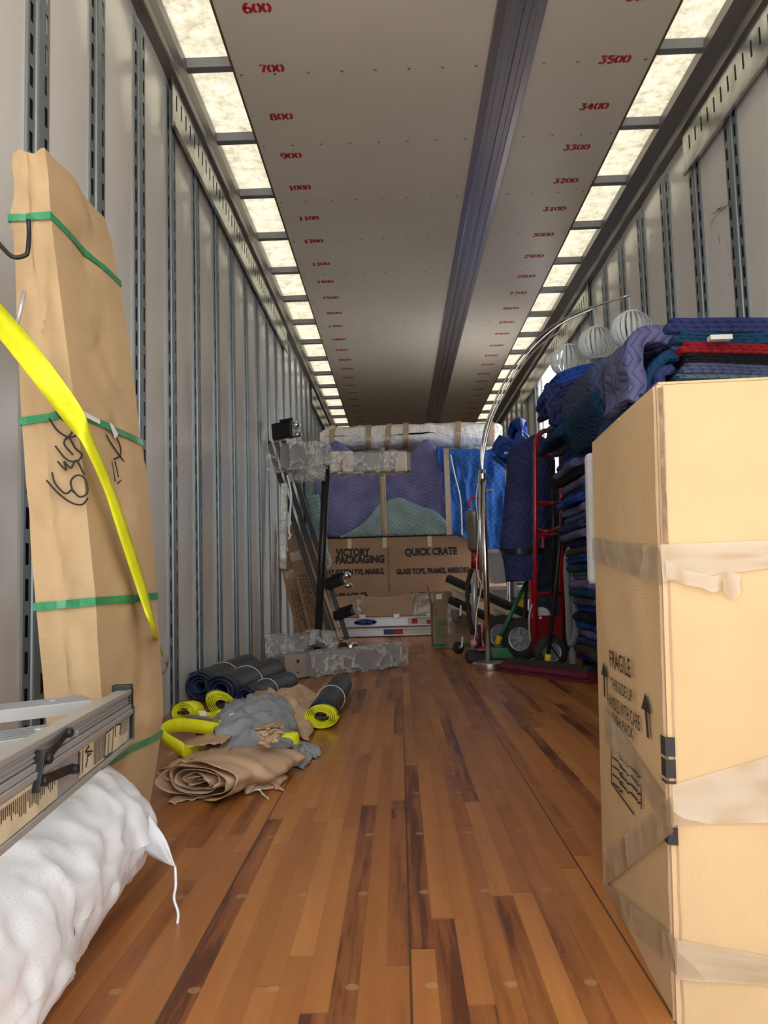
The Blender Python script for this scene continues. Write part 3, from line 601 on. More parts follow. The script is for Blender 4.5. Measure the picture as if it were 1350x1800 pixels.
# ---- aluminium stepladder on the sack ----
def stepladder():
    E=P(226,1213,1.45); S0=P(0,1336,.845); D=(S0-E).normalized(); t=thing('stepladder',E+D*.5-Vector((0,0,.08)),'worn aluminium stepladder lying across the white sack','ladder')
    ups=Vector((0,0,1)); n=D.cross(ups).normalized(); 
    if n.x<0: n=-n
    ups=n.cross(D) if n.cross(D).z>0 else D.cross(n); Ln=1.35
    def rail(name,o,h,thick,grooves):
        m=M(); m.hexa([o-ups*h,o-ups*h-n*thick,o-ups*h-n*thick+D*Ln,o-ups*h+D*Ln,o,o-n*thick,o-n*thick+D*Ln,o+D*Ln][:8])
        for g in grooves: m.beam(o-ups*h*g+n*.0012,o-ups*h*g+n*.0012+D*Ln,.0025,.004,n)
        m.beam(o+n*.004-ups*.002,o+n*.004-ups*.002+D*Ln,.004,.008,ups); m.beam(o+n*.004-ups*(h-.002),o+n*.004-ups*(h-.002)+D*Ln,.004,.008,ups)
        return m.build(name,mt['alu'],t,bevel=.0012,fixn=True)
    rail('front_rail',E,.030,.022,(.3,.5,.7)); 
    E2=P(229,1247,1.45)+D*.005; r2=rail('rear_rail',E2,.056,.018,(.15,))
    # end caps
    m=M(); m.bb(Vector((0,0,0)),Vector((0,0,0))) if 0 else None
    m.beam(E-D*.014-n*.012+ups*.004,E+D*.004-n*.012+ups*.004,.034,.012,ups); m.beam(E-D*.014+n*.003-ups*.016,E+D*.006+n*.003-ups*.016,.006,.038,ups); m.beam(E-D*.012+n*.0035-ups*.03,E-D*.003+n*.0035-ups*.088,.004,.010,n)
    m.build('end_cap',mt['blk'],t,bevel=.002)
    # spreader brace
    def q(x,y,o=.008): return PL(x,y,E,n,o)
    m=M(); m.beam(q(72,1318),q(60,1394),.003,.012,n) ; 
    s=t
    m.beam(q(117,1287,.012),q(80,1336,.012),.011,.004,n); m.beam(q(70,1374,.011),q(128,1350,.011),.012,.004,n)
    for p in ((115,1288),(78,1334),(71,1373),(126,1352)): m.lathe([(.0065,0),(.0065,.008),(.003,.010)],q(*p,.010),n,12)
    m.build('spreader_brace',mt['blk'],t,bevel=.001)
    # stickers
    o2=E2
    def st(a,b,c,d,name,ma,off=.0022): 
        m=M(); m.add([PL(*p,E2,n,off) for p in (a,b,c,d)],[(0,1,2,3)]); return m.build(name,ma,t)
    st((226,1254),(224,1301),(138,1370),(140,1312),'warning_label',mt['label']); st((101,1343),(101,1402),(-30,1512),(-30,1420),'instruction_label',mt['label'])
    m=M(); q2=lambda x,y:PL(x,y,E2,n,.0034)
    for i in range(9): m.beam(q2(166+i*2.3,1303-i*1.6),q2(166+i*2.3,1345-i*1.9),.0013,.0005,n)
    for a,b in (((186,1290),(184,1332)),((200,1278),(197,1322)),((186,1290),(200,1278)),((184,1332),(197,1322)),((141,1322),(140,1362)),((146,1318),(145,1358)),((192,1290),(190,1325))): m.beam(q2(*a),q2(*b),.0016,.0006,n)
    for a,b in (((157,1311),(150,1322)),((150,1322),(163,1320)),((155,1320),(154,1335)),((154,1335),(151,1349)),((154,1330),(160,1324)),((203,1275),(213,1272)),((213,1272),(211,1292)),((203,1275),(203,1296))): m.beam(q2(*a),q2(*b),.0022,.0006,n)
    for i in range(5): m.beam(q2(215+i*2.4,1266-i*1.7),q2(214+i*2.4,1293-i*1.9),.001,.0005,n)
    for i in range(34): m.beam(q2(96-i*3.6,1356+i*2.6),q2(96-i*3.6,1356+i*2.6+R.uniform(18,40)),.0012,.0005,n)
    m.build('label_print',mt['black'],t)
    m=M(); m.beam(q2(156,1303),q2(159,1315),.004,.0008,n); m.build('label_symbol',mt['yelp'],t)
    # swung-out rear frame and steps, lying flat to the left
    def flat(a,b,w,name):
        m=M(); d=(b-a).normalized(); s=Vector((0,0,1)).cross(d); 
        m.beam(a,b,w,.020); 
        for g in (-.42,-.14,.14,.42): m.beam(a+s*w*g+Vector((0,0,.011)),b+s*w*g+Vector((0,0,.011)),.004,.003,k=1)  # grooves as dark grey bars, their shade put into the colour
        for q_ in (.3,): m.lathe([(.008,0),(.007,.003)],a.lerp(b,q_)+Vector((0,0,.011)),(0,0,1),12)
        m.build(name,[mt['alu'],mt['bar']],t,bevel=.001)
    z=E.z-.012
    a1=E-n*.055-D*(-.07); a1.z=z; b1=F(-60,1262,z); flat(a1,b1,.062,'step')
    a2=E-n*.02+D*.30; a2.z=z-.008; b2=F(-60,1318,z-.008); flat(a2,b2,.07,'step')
stepladder()
# ---- rolled rubber mats ----
def rolled_mat(a,b,r,label,turns=3.2,seed=0,blue=True):
    t=thing('rolled_mat',(Vector(a)+Vector(b))/2-Vector((0,0,r)),label,'mat','rolled rubber mats on the floor at the left wall')
    a,b=Vector(a),Vector(b); ax=(b-a).normalized(); sx=ax.cross(Vector((0,0,1))).normalized(); sz=sx.cross(ax); Lm=(b-a).length
    n=int(turns*26)
    def path(off,extra=0):
        out=[]
        for i in range(n+1):
            th=i/n*turns*2*PI+seed; rr=lerp(r*.30,r,(i/n)**.8)-off; out.append((math.cos(th)*rr*1.06,math.sin(th)*rr))
        return out
    for nm,off,ma in (('mat_sheet',0,'rub'),('mat_lining',.0042,'rubb')):
        m=M(); p=path(off); N=10
        m.grid(lambda u,v:a+ax*(Lm*v+(.012*math.sin(u*turns*5+seed) if v in(0,1) else 0))+sx*p[int(round(u*n))][0]*(1+.05*nz((v*3,u,seed),2))+sz*(p[int(round(u*n))][1])*(1+.04*nz((v*3,u,seed+4),2)),n,N)
        m.build(nm,mt[ma],t,smooth=True,solid=.0035)
    c=a.lerp(b,.45); mm=M(); mm.tube([c+sx*math.cos(q*PI/12)*(r*1.09)+sz*math.sin(q*PI/12)*r*1.03 for q in range(24)],.0016,5,closed=True); mm.build('string',mt['white'],t)
rolled_mat(F(350,1206,.075),F(436,1172,.07),.066,'rolled dark rubber mat lying closest against the left wall',seed=1)
rolled_mat(F(388,1217,.075),F(478,1182,.075),.072,'large rolled dark mat, second out from the left wall',seed=2.5,turns=3)
rolled_mat(F(432,1228,.055),F(505,1200,.055),.052,'partly unrolled dark mat behind the brown paper',seed=4,turns=2.6)
rolled_mat(P(565,1253,2.93),P(598,1204,3.65),.052,'rolled dark mat lying alone in the aisle behind a yellow strap coil',seed=0.5,turns=3.2)
# ---- yellow webbing coils ----
def coil(c,axis,rx,ry,w,turns,label,seed=0,tilt=0,up=(0,0,1)):
    c=Vector(c); ax=Vector(axis).normalized(); sx=ax.cross(Vector(up)).normalized(); sz=sx.cross(ax)
    t=thing('strap_coil',c-Vector((0,0,ry)),label,'strap')
    n=int(turns*28); m=M(); A=[];B=[]
    for i in range(n+1):
        th=i/n*turns*2*PI+seed; k=lerp(.42,1,i/n); x=math.cos(th+tilt*0)*rx*k; z=math.sin(th)*ry*k
        xx=x*math.cos(tilt)-z*math.sin(tilt); zz=x*math.sin(tilt)+z*math.cos(tilt); p=c+sx*xx+sz*zz; A.append(p-ax*w/2); B.append(p+ax*w/2)
    rib(m,A,B,n=2); m.build('webbing',mt['yel'],t,smooth=True,solid=.0022)
    m=M(); m.beam(c-ax*w*.6-sx*rx*.25,c-ax*w*.6+sx*rx*.3,.02,.008,sz); m.beam(c-ax*w*.55-sx*rx*.1+sz*.01,c-ax*w*.55+sx*rx*.3+sz*.012,.004,.004,sz); m.lathe([(.006,-.01),(.006,.01)],c-ax*w*.6+sx*rx*.3,ax,8); m.build('buckle',mat('brown_buckle',(.10,.06,.045),.4,.5) if 'brownb' not in mt else mt['brownb'],t)
    return t
mt['brownb']=mat('brown_steel_buckle',(.10,.06,.045),.4,.6)
coil(P(566,1258,2.86),(.1,1,0),.060,.040,.05,5,'yellow strap coil lying in front of the lone rolled mat')
coil(P(391,1243,2.95)+Vector((0,0,.01)),(-.35,1,.1),.068,.042,.05,5,'upper yellow strap coil leaning on the rolled mats',tilt=-.6)
coil(P(331,1250,2.75),(.5,1,.0),.055,.035,.05,4,'yellow strap coil lying at the left wall beside its buckle',tilt=.1)
def webpath(cpts,w,up,label,name='loose_strap',parent=None,closed=False):
    sp=spline(cpts,6); m=M(); up=Vector(up); rib(m,[p-up*w/2 for p in sp],[p+up*w/2 for p in sp],n=2); return m.build(name,mt['yel'],parent,smooth=True,solid=.0022,label=label,cat=None if parent else 'strap')
t=thing('loose_strap',F(320,1335),'loose yellow webbing strap folded back beside the tall carton','strap')
webpath([P(395,1285,2.45),P(350,1277,2.40),P(310,1275,2.33),P(285,1286,2.26),P(292,1300,2.24),P(320,1317,2.22),P(327,1322,2.24),P(345,1322,2.3),P(372,1322,2.36)],.045,(0.1,-.35,.93),None,'webbing',t)
m=M(); m.beam(F(335,1300,.03)+Vector((0,.1,0)),F(355,1300,.03)+Vector((0,.1,0)),.05,.02); m.build('buckle',mt['brownb'],t,bevel=.003)
t=thing('ratchet_strap',F(370,1270),'yellow ratchet strap with steel handle among the coils','strap')
webpath([P(345,1258,2.7),P(370,1262,2.68),P(385,1258,2.66),P(400,1256,2.7),P(412,1268,2.62),P(392,1277,2.55),P(370,1270,2.6)],.04,(0,-.3,.95),None,'webbing',t)
m=M(); m.beam(P(330,1258,2.6),P(377,1266,2.55),.022,.008); m.beam(P(330,1262,2.59),P(377,1270,2.54),.004,.004); m.build('ratchet_handle',mt['steel'],t,bevel=.001)
m=M(); m.add([P(350,1250,2.54),P(362,1250,2.54),P(364,1258,2.54),P(352,1259,2.54)],[(0,1,2,3)]); m.build('tag',mt['labelw'],t); m=M(); m.add([P(403,1255,2.56),P(413,1253,2.56),P(412,1262,2.56),P(401,1261,2.56)],[(0,1,2,3)]); m.build('tag',mt['labelw'],t)
# ---- crumpled paper and cloth ----
def crumple(name,ma,corners,h,label,cat,seed,n=54,base=0.0,ridge=.5,lift=None,group=None):
    "a crumpled sheet: quad footprint, piled height h"
    c=[Vector(p) for p in corners]
    def fn(u,v):
        p=c[0].lerp(c[1],u).lerp(c[3].lerp(c[2],u),v); e=min(1,5*min(u,1-u,v,1-v)); 
        p=p+Vector((nz((u*3,v*3,seed),2.1,seed)*.035,nz((u*3,v*3,seed+5),2.1,seed)*.05,0))
        ux_,uy_=(p.x*.8+p.y*.6,p.y*.8-p.x*.6); rd=1-abs(nz((ux_,uy_,seed),7,seed))*2.4 if ma!='grey' else 1-abs(nz((ux_*3.5,uy_*9,seed),1.3,seed)+.3*nz((ux_*9,uy_*9,seed),1,seed))*2.6; r2=1-abs(nz((p.x,p.y,seed),17,seed+2))*2
        dome=math.sin(PI*min(1,max(0,u)))**.6*math.sin(PI*min(1,max(0,v)))**.6
        z=base*1.0+h*(dome*.55+ridge*max(0,rd)**2*.5*(.3+.7*e)+(.16 if ma!='grey' else .04)*r2*(.4+.6*e)); p.z+=max(.003,z); return p
    m=M(); m.grid(fn,n,n); return m.build(name,mt[ma],smooth=True,solid=.0015,label=label,cat=cat,group=group,soff=0)
crumple('kraft_paper','paper',[F(420,1275),F(545,1305),F(585,1228),F(440,1235)],.12,'wrinkled brown paper sheet spread behind the grey cloth','paper',3)
crumple('kraft_paper','paper',[F(395,1395),F(497,1390),F(505,1335),F(400,1345)],.05,'flat torn brown paper scrap under the paper roll','paper',5)
crumple('fabric_cloth','grey',[F(335,1350),F(505,1350),F(530,1258),F(395,1262)],.13,'rumpled grey cloth thrown over the brown paper','cloth',8,base=.03)
crumple('fabric_cloth','grey',[F(480,1345),F(535,1352),F(566,1322),F(495,1300)],.05,'small grey cloth tail trailing onto the floor','cloth',11,n=24)
crumple('kraft_paper','paper',[F(468,1342,.05),F(490,1325,.06),F(494,1300,.08),F(455,1300,.09)],.03,'torn brown paper scrap lying on top of the grey cloth','paper',15,n=24,base=.04)
def paper_roll():
    "loosely rolled kraft paper lying in the foreground of the heap"
    a=F(330,1408,.0); b=F(462,1352,.0); a+=Vector((0,0,.05)); b+=Vector((0,0,.045)); t=thing('paper_roll',(a+b)/2-Vector((0,0,.05)),'crushed roll of brown paper lying nearest the tall carton','paper')
    ax=(b-a).normalized(); sx=Vector((0,0,1)).cross(ax).normalized(); 
    for k,(rx,rz,tn,sd) in enumerate(((.125,.046,4.3,0),(.125,.03,1.2,4))):
        n=int(tn*34)
        def fn(u,v):
            i=u*n; th=u*tn*2*PI+2.6+sd; kk=lerp(.10,1,u**.85); w=1+.26*nz((u*tn*3,v*3,sd),1.4)+.12*nz((u*tn*9,v*8,sd),1.2)
            x=math.cos(th)*rx*kk*w; z=math.sin(th)*rz*kk*w; L=(b-a).length
            p=a+ax*(L*v+.03*nz((u*tn*2,v,sd),2.2))+sx*(x-.02)+Vector((0,0,z)); p.z=max(.002+.003*u,p.z*(1-.25*v)); return p
        m=M(); m.grid(fn,n,26); m.build(('rolled_layers','outer_layer')[k],mt['paper'],t,smooth=True,solid=.0012)
    # fan of flattened folds towards the wall
    m=M()
    for k in range(5):
        c0=F(292,1416-k*14,.0); m.grid(lambda u,v,k=k:c0.lerp(F(392,1400-k*11),u)+Vector((0,v*.20,0))+Vector((0,0,.004+.011*k+.035*math.sin(PI*u*.6)*(k/5)+.008*nz((u*5,v*5,k),2))),26,14)
    m.build('flattened_folds',mt['paper'],t,smooth=True,solid=.0012)
    M().tube(spline([F(440,1392,.008),F(455,1388,.02),F(462,1396,.006),F(472,1404,.004)],5),.002,5).build('string',mt['white'],t)
paper_roll()
M().lathe([(.030,0),(.034,.02),(.034,.05),(.031,.062)],F(507,1325),n=20).build('tape_roll',mt['yel'],label='small bright yellow roll poking out of the paper heap',cat='strap',smooth=True)
# ---------------- far load ----------------
mt['q_purple']=quilt_mat('purple_quilt',(.22,.225,.46),fr=13,zig='h'); mt['q_teal']=quilt_mat('pale_teal_quilt',(.34,.48,.50),fr=14,zig='h'); mt['q_blue']=quilt_mat('royal_blue_quilt',(.04,.145,.50),zig=False,fr=16)
mt['q_navy']=quilt_mat('navy_quilt',(.045,.055,.17),fr=14)
Z3=Vector((0,0,1))
mt['hubg']=mat('grey_wheel_hub',(.30,.31,.32),.4,.3)
mt['q_slate']=quilt_mat('slate_quilt',(.05,.075,.13),fr=14)
# crate carton
def crate():
    Y=7.75; a=P(537,1100,Y); b=P(866,1100,Y); zt=P(700,944,Y).z; t=thing('carton',Vector(((a.x+b.x)/2,Y+.12,0)),'wide brown flat-screen carton printed VICTORY PACKAGING QUICK CRATE','carton')
    m=M().bb((a.x,Y,0),(b.x,Y+.25,zt)); m.build('carton_body',mt['cardr'],t,bevel=.01)
    def pr(s,x0,y0,x1,hp,cond=None):
        o=P(x0,y0,Y-.002); o2=P(x1,y0,Y-.002); text(s,'printing',mt['black'],t,(o.x,Y-.002,o.z),(1,0,0),(0,0,1),hp/FPX*Y,o2.x-o.x,bold=.05)
    pr('VICTORY',590,979,651,12.5); pr('PACKAGING',590,992,676,12.5); pr('QUICK CRATE',712,980,804,12); pr('FLAT SCREEN TVS, MARBLE,',568,1014,676,9); pr('GLASS TOPS, FRAMES, MIRRORS, & PRINTS',697,1012,867,9); pr('FRAGILE',737,1052,790,10); pr('FRAGILE',596,1054,640,10)
    for x in (588,642,725):
        p=P(x,1051,Y-.003); q=14/FPX*Y/2; M().add([p+Vector((-q,0,0)),p+Vector((q,0,0)),p+Vector((0,0,q*1.7))],[(0,1,2)]).build('printing',mt['black'],t)
    o=P(687,1040,Y-.002); text('CUT HERE TO ADJUST BOX  CUT HERE TO ADJUST BOX','printing',mt['black'],t,(o.x,Y-.002,o.z),(0,0,1),(-1,0,0),.018,P(687,960,Y).z-o.z)
    for x in (614,676,755):
        p=P(x,946,Y-.003); w=.042; M().bb((p.x-w/2,Y-.004,zt-.10),(p.x+w/2,Y-.001,zt+.001)).build('tape_tab',mt['label'],t)
    return zt
ZT=crate()
# long thin carton lying on the extension ladder
Y=7.35; zl=P(680,1083,Y).z
t=thing('long_carton',P(672,1083,Y),'long narrow pale brown carton lying on the extension ladder','carton')
a=P(580,1066,Y); b=P(763,1066,Y); m=M(); m.grid(lambda u,v:Vector((lerp(a.x,b.x,u),Y-.03*math.sin(PI*v)*0+ (0 if v<.5 else .16*(v-.5)*2), (zl+.01+v*2*.17+.012*math.sin(u*9) if v<.5 else zl+.18+.012*math.sin(u*9)))),20,2)
m.bb((a.x,Y+.001,zl),(b.x,Y+.16,zl+.17)); m.build('carton_body',mt['paper'],t)
for x in (634,742): 
    p=P(x,1062,Y); M().bb((p.x-(.035 if x<700 else .09),Y-.006,zl-.003),(p.x+(.035 if x<700 else .09),Y+.1,zl+.20)).build('packing_tape',mt['tape'],t)
# white extension ladder lying in front of the crate
Y=7.25
t=thing('extension_ladder',Vector(((P(592,1100,Y).x+P(762,1100,Y).x)/2,Y,0)),'white-silver extension ladder lying on its side on the floor','ladder')
xa=P(586,1100,Y).x; xb=P(762,1100,Y).x
for (y0,y1,dy) in ((1085,1101,.0),(1104,1118,-.03)):
    z1=P(675,y0,Y+dy).z; z0=P(675,y1,Y+dy).z; m=M(); h=z1-z0; c=(z0+z1)/2
    m.bb((xa,Y+dy,z0),(xb,Y+dy+.035,z1)).bb((xa,Y+dy-.012,z1-.012),(xb,Y+dy,z1)).bb((xa,Y+dy-.012,z0),(xb,Y+dy,z0+.012)); r_=m.build('rail',mt['silver'],t,bevel=.003)
    if dy==0: RZ=(z0,z1)
    else: RZ2=(z0,z1)
for x in (637,697,755): 
    p=P(x,1083,Y); M().bb((p.x-.035,Y,RZ2[0]-.01),(p.x+.035,Y+.30,RZ2[0]+.03)).build('rung',mt['silver'],t,bevel=.006); M().bb((p.x-.03,Y-.016,RZ[1]-.012),(p.x+.03,Y+.01,RZ[1]+.03)).build('bracket',mt['silver'],t,bevel=.006)
p=P(642,1093,Y-.02); zc=(RZ[0]+RZ[1])/2; m=M(); m.lathe([(.001,.004),(.105,.004),(.105,0)],(0,0,0),n=32); m.v=[Vector((p.x+v.x,Y-.003-v.z,zc+v.y*.26)) for v in m.v]; m.build('logo_oval',mt['bluei'],t)
m=M(); m.lathe([(.001,.006),(.094,.006)],(0,0,0),n=32); m.v=[Vector((p.x+v.x,Y-.003-v.z,zc+v.y*.19)) for v in m.v]; m.build('logo_field',mt['labelw'],t)
text('WERNER','printing',mt['bluei'],t,(p.x-.072,Y-.0105,zc-.011),(1,0,0),(0,0,1),.022,.144,bold=.05)
def decal(x0,x1,zr,ma,f0=.1,f1=.9,off=-.003,Yd=0): 
    m=M(); z0=lerp(zr[0],zr[1],f0); z1=lerp(zr[0],zr[1],f1); u=P(x0,1095,Y).x; v=P(x1,1095,Y).x; m.bb((u,Y+Yd+off,z0),(v,Y+Yd,z1)); m.build('label',mt[ma],t)
decal(717,758,RZ,'labelw'); decal(724,734,RZ,'redi',.25,.75,-.005); decal(750,757,RZ,'redi',.15,.6,-.005)
decal(674,708,RZ2,'bluei',Yd=-.03); decal(692,708,RZ2,'redi',.1,.7,-.005,-.03); decal(709,757,RZ2,'labelw',Yd=-.03); 
# wrapped furniture bundle
def drape(top_l,top_r,bot_l,bot_r,Y,depth,name,ma,parent,seed,amp=.03,n=(44,40),bulge=.06,edge=None,zlo=None,**k):
    "cloth hanging over a front: corner pixels at depth Y, rolling back over the top"
    a,b,c,d=[P(*p,Y) for p in (top_l,top_r,bot_r,bot_l)]
    def fn(u,v):
        vv=(v-.2)/.8
        if v<.2: p=a.lerp(b,u); q=1-v/.2; p=p+Vector((0,depth*q,.025*math.sin(q*1.6))); 
        else: p=a.lerp(b,u).lerp(d.lerp(c,u),vv); q=0
        s=min(1,vv*4+.2) if v>=.2 else .2
        fo=amp*(nz((u*5+vv*1.5,vv*1.2,seed),1.6,seed))+amp*.4*nz((u*12,vv*4,seed),1.5,seed)
        p=p+Vector((amp*.6*nz((u*3,v*3,seed+9),2),-bulge*math.sin(PI*max(0,min(1,vv)))**.7-fo*s,amp*.5*nz((u*4,v*2,seed+4),2)))
        if edge: p.z+=edge(u,max(0,vv))
        if zlo is not None: p.z=max(p.z,zlo)
        return p
    return M().grid(fn,*n).build(name,mt[ma],parent,smooth=True,solid=.012,soff=1,**k)
YB=7.82
t=thing('wrapped_furniture',Vector((P(668,945,YB).x,YB+.3,ZT+.01)),'furniture wrapped in purple and teal quilted pads on the wide crate','furniture')
a=P(548,860,YB); b=P(790,860,YB); z1=P(668,792,YB).z
M().bb((a.x+.03,YB+.05,ZT+.012),(b.x-.0,YB+.55,z1-.02)).build('padded_core',mt['q_teal'],t,bevel=.05)
M().bb((a.x-.09,YB+.10,ZT-.10),(a.x+.06,YB+.5,z1-.06)).build('side_pad',mt['q_teal'],t,bevel=.05)
drape((553,792),(790,788),(560,945),(785,945),YB-.0,.3,'quilted_pad','q_purple',t,3,.035,edge=lambda u,v:(.10*max(0,1-abs(u-.16)*9)+.10*max(0,1-abs(u-.83)*12)-.05*(1 if .25<u<.75 else 0))*max(0,1-v*5),zlo=ZT+.014)
mm=M(); A_=[P(*p,YB-.10) for p in ((600,944),(640,918),(668,886),(700,874),(725,884),(745,892),(765,898),(785,918),(790,940))]; B_=[P(*p,YB-.055) for p in ((598,946),(640,946),(668,946),(700,946),(725,946),(745,946),(765,946),(785,946),(792,946))]
for q in B_: q.z=ZT+.012
rib(mm,spline(A_,4),spline(B_,4),n=10,fn=lambda p,u,v:p+Vector((0,-.035*math.sin(PI*v)-.012*nz(p,9),0))); mm.build('turned_flap',mt['q_teal'],t,smooth=True,solid=.012,soff=1,label='pale teal turned-up flap')
def vtape(x0,y0,x1,y1,w,Yt,parent,name='packing_tape',ma='tan'):
    pts=[P(lerp(x0,x1,i/10),lerp(y0,y1,i/10),Yt) for i in range(11)]; m=M(); rib(m,[p-Vector((w/2,0,0)) for p in pts],[p+Vector((w/2,0,0)) for p in pts],n=2,fn=lambda p,u,v:p+Vector((0,.03*abs(u-.5)*2-.006*nz(p,11),0))); return m.build(name,mt[ma],parent,smooth=True,solid=.003)
vtape(671,786,675,942,.055,YB-.15,t); 
hp=[P(x,y,YB-.02) for x,y in ((545,870),(551,900),(556,935),(560,965),(566,990),(560,1000))]
m=M(); rib(m,spline([p+Vector((-.05,.06,0)) for p in hp],4),spline([p+Vector((.09,-.07,0)) for p in hp],4),n=5,fn=lambda p,u,v:p+Vector((.02*nz(p,7),.03*nz(p,8,3),0))); m.build('hanging_corner',mt['q_teal'],t,smooth=True,solid=.014,label='teal corner hanging down beside the crate')
# royal blue quilt
YQ=7.62
t=thing('quilted_pad',P(830,965,YQ),'royal blue diamond-quilted pad draped over the right end of the crate','blanket')
drape((768,788),(892,790),(795,942),(905,968),YQ,.6,'quilted_sheet','q_blue',t,6,.05,edge=lambda u,v:-.06*v*(1 if u>.25 else -.2),bulge=.04)
M().bb((P(790,860,YQ).x,YQ+.16,ZT+.012),(P(888,860,YQ).x,YQ+.62,P(830,800,YQ).z)).build('boxed_furniture',mt['cardr'],label='brown box mostly hidden beneath the royal blue quilt',cat='box',bevel=.02)
m=M();
for pa,pb in (((784,788),(790,940)),((790,788),(795,860))): 
    pts=[P(lerp(pa[0],pb[0],i/10),lerp(pa[1],pb[1],i/10),YQ-.13) for i in range(11)]; rib(m,[p-Vector((.025,0,0)) for p in pts],[p+Vector((.025,0,0)) for p in pts],n=2)
    break
m.build('packing_tape',mt['tan'],t,solid=.003)
pts=spline([P(*p,YQ-.13) for p in ((792,800),(800,838),(808,870),(811,900),(812,940))],5); M().tube(pts,.007,6).build('white_binding',mt['white'],t)
# plastic-covered mattress
YM_=8.05; a=P(562,765,YM_); b=P(884,765,YM_); z0=P(720,786,YM_).z; z1=P(720,741,YM_).z
t=thing('mattress',Vector(((a.x+b.x)/2,YM_+.7,z0)),'thick mattress in milky plastic banded with tan tape on top of the load','mattress')
m=M()
def mf(u,v):
    th=v*2*PI; y=YM_+.7-.7*math.copysign(abs(math.cos(th))**.35,math.cos(th)); z=(z0+z1)/2+(z1-z0)/2*math.copysign(abs(math.sin(th))**.55,math.sin(th)); x=lerp(a.x,b.x,u); e=min(1,min(u,1-u)*14)**.5
    z=(z0+z1)/2+(z-(z0+z1)/2)*(.55+.45*e); return Vector((x,y,z+.03*nz((x*1.5,v*9,0),1.6)*e+.015*max(0,1-8*abs(((x*1.4)%1)-.5))))
m.grid(mf,60,40); m.add([mf(0,j/40) for j in range(40)],[tuple(range(40))]); m.add([mf(1,j/40) for j in range(40)],[tuple(range(39,-1,-1))]); m.build('mattress_body',mt['filmw_s'] if 'filmw_s' in mt else mat('plastic_covered_white',(.85,.83,.79),.22,0,.08,9,bs=9,bstr=.9,bdist=.05),t,smooth=True)
for x in (584,648,684,714,806,865):
    xx=P(x,765,YM_).x; m=M(); w=.028; sl=.05 if x==684 else .015
    A_=[];B_=[]
    for i in range(15):
        v=lerp(-.17,.30,i/14); p=mf((xx-a.x)/(b.x-a.x),v%1); c=Vector((p.x,YM_+.7,(z0+z1)/2)); p=p+Vector((0,-.012,0))+Vector((0,0,.012*(1 if p.z>(z0+z1)/2 else -1))); s=Vector((sl*(.5-i/14)*2,0,0)); A_.append(p-Vector((w,0,0))-s); B_.append(p+Vector((w,0,0))-s)
    rib(m,A_,B_); m.build('tape_band',mt['tan'],t,smooth=True)
# hidden support carton behind the bundle that carries the mattress
M().bb((P(560,900,8.5).x,8.45,0),(P(884,900,8.5).x,9.4,z0-.04)).build('stacked_carton',mt['cardr'],label='large brown carton behind the wrapped furniture, under the mattress',cat='carton',bevel=.02)
# ---------------- left: leaning cartons, clamp stand, wrapped frame ----------------
def leaning(pts,Yt,Yb,label,txt):
    (tlx,tly),(trx,try_),(brx,bry),(blx,bly)=pts; a=P(tlx,tly,Yt); b=P(trx,try_,Yt); c=P(brx,bry,Yb); d=P(blx,bly,Yb); dy=Vector((0,.09,0)); z=min(c.z,d.z)
    c.z=d.z=.004
    t=thing('slim_carton',(c+d)/2,label,'carton'); m=M(); m.hexa([d,c,c+dy,d+dy,a,b,b+dy,a+dy]); m.build('carton_body',mt['cardr'],t,bevel=.004,fixn=True)
    up=(a-d).normalized(); ux=(c-d).normalized(); ux=(ux-up*ux.dot(up)).normalized(); nn=ux.cross(up)
    o=d.lerp(a,.52)+nn*.004+ux*(c-d).length*.80; o2=o
    text(txt,'printing',mt['black'],t,d.lerp(a,.60)+nn*.006+ux*(c-d).length*.22,-up,ux,(c-d).length*.5,.42,thick=.002)
    p0=d.lerp(a,.72); M().add([p0+nn*.004,p0+ux*(c-d).length+nn*.004,p0+ux*(c-d).length+up*.07+nn*.004,p0+up*.07+nn*.004],[(0,1,2,3)]).build('packing_tape',mt['tape'],t)
leaning(((488,976),(513,966),(556,1113),(527,1119)),6.35,6.30,'narrow brown carton leaning on the left wall, lower of two','1 PIECE NAILER\nSIZE 9.8 M\nMADE IN CHINA')
leaning(((498,930),(521,917),(578,1108),(549,1114)),6.22,6.17,'taller narrow brown carton leaning beside the lower one','VENUE COVER\nTHIS SIDE UP\nMADE IN CHINA')
t=thing('clamp_stand',F(590,1140),'black double-rail stand with clamps and caster leaning on the left wall','stand')
tp=P(484,772,5.9); bt=P(598,1128,5.75); bt.z=max(.05,bt.z); d=(bt-tp).normalized(); side=Vector((0,-1,0)).cross(d).normalized()
for o in (-.055,.0,.055): M().beam(tp+side*o,bt+side*o,.035,.03,(0,-1,0)).build('rail',mt['blk'],t,bevel=.004)
M().beam(P(566,1030,5.72),P(600,1125,5.70),.020,.03,(0,-1,0)).build('wood_slat',mt['wood'],t,label='pale wooden slat')
for (x,y,dx,dy,s) in ((495,758,22,-4,1.2),(585,1024,20,-7,.8),(598,1080,24,-8,.7)):
    c=P(x,y,5.7); e=P(x+dx,y+dy,5.66); cl=M().beam(c-(e-c)*.6,e,.07*s,.10*s,Z3).build('clamp',mt['blk'],t,bevel=.012)
    M().beam(c+Vector((0,-.06,.05*s)),e+Vector((0,-.06,.05*s)),.02,.02,Z3).build('clamp_jaw',mt['blk'],cl)
    if s!=.7:
        m=M(); m.lathe([(.0,-.03),(.022,-.025),(.028,0),(.022,.025),(0,.03)],e+Vector((.02,-.04,.02)),(1,0,.3),14); m.build('clamp_knob',mt['chrome'],cl,smooth=True)
        M().lathe([(.0,-.03),(.018,-.02),(.02,0),(.018,.02),(0,.03)],e+Vector((.03,-.04,-.05)),(1,.2,.1),12).build('clamp_knob',mt['nick'],cl,smooth=True)
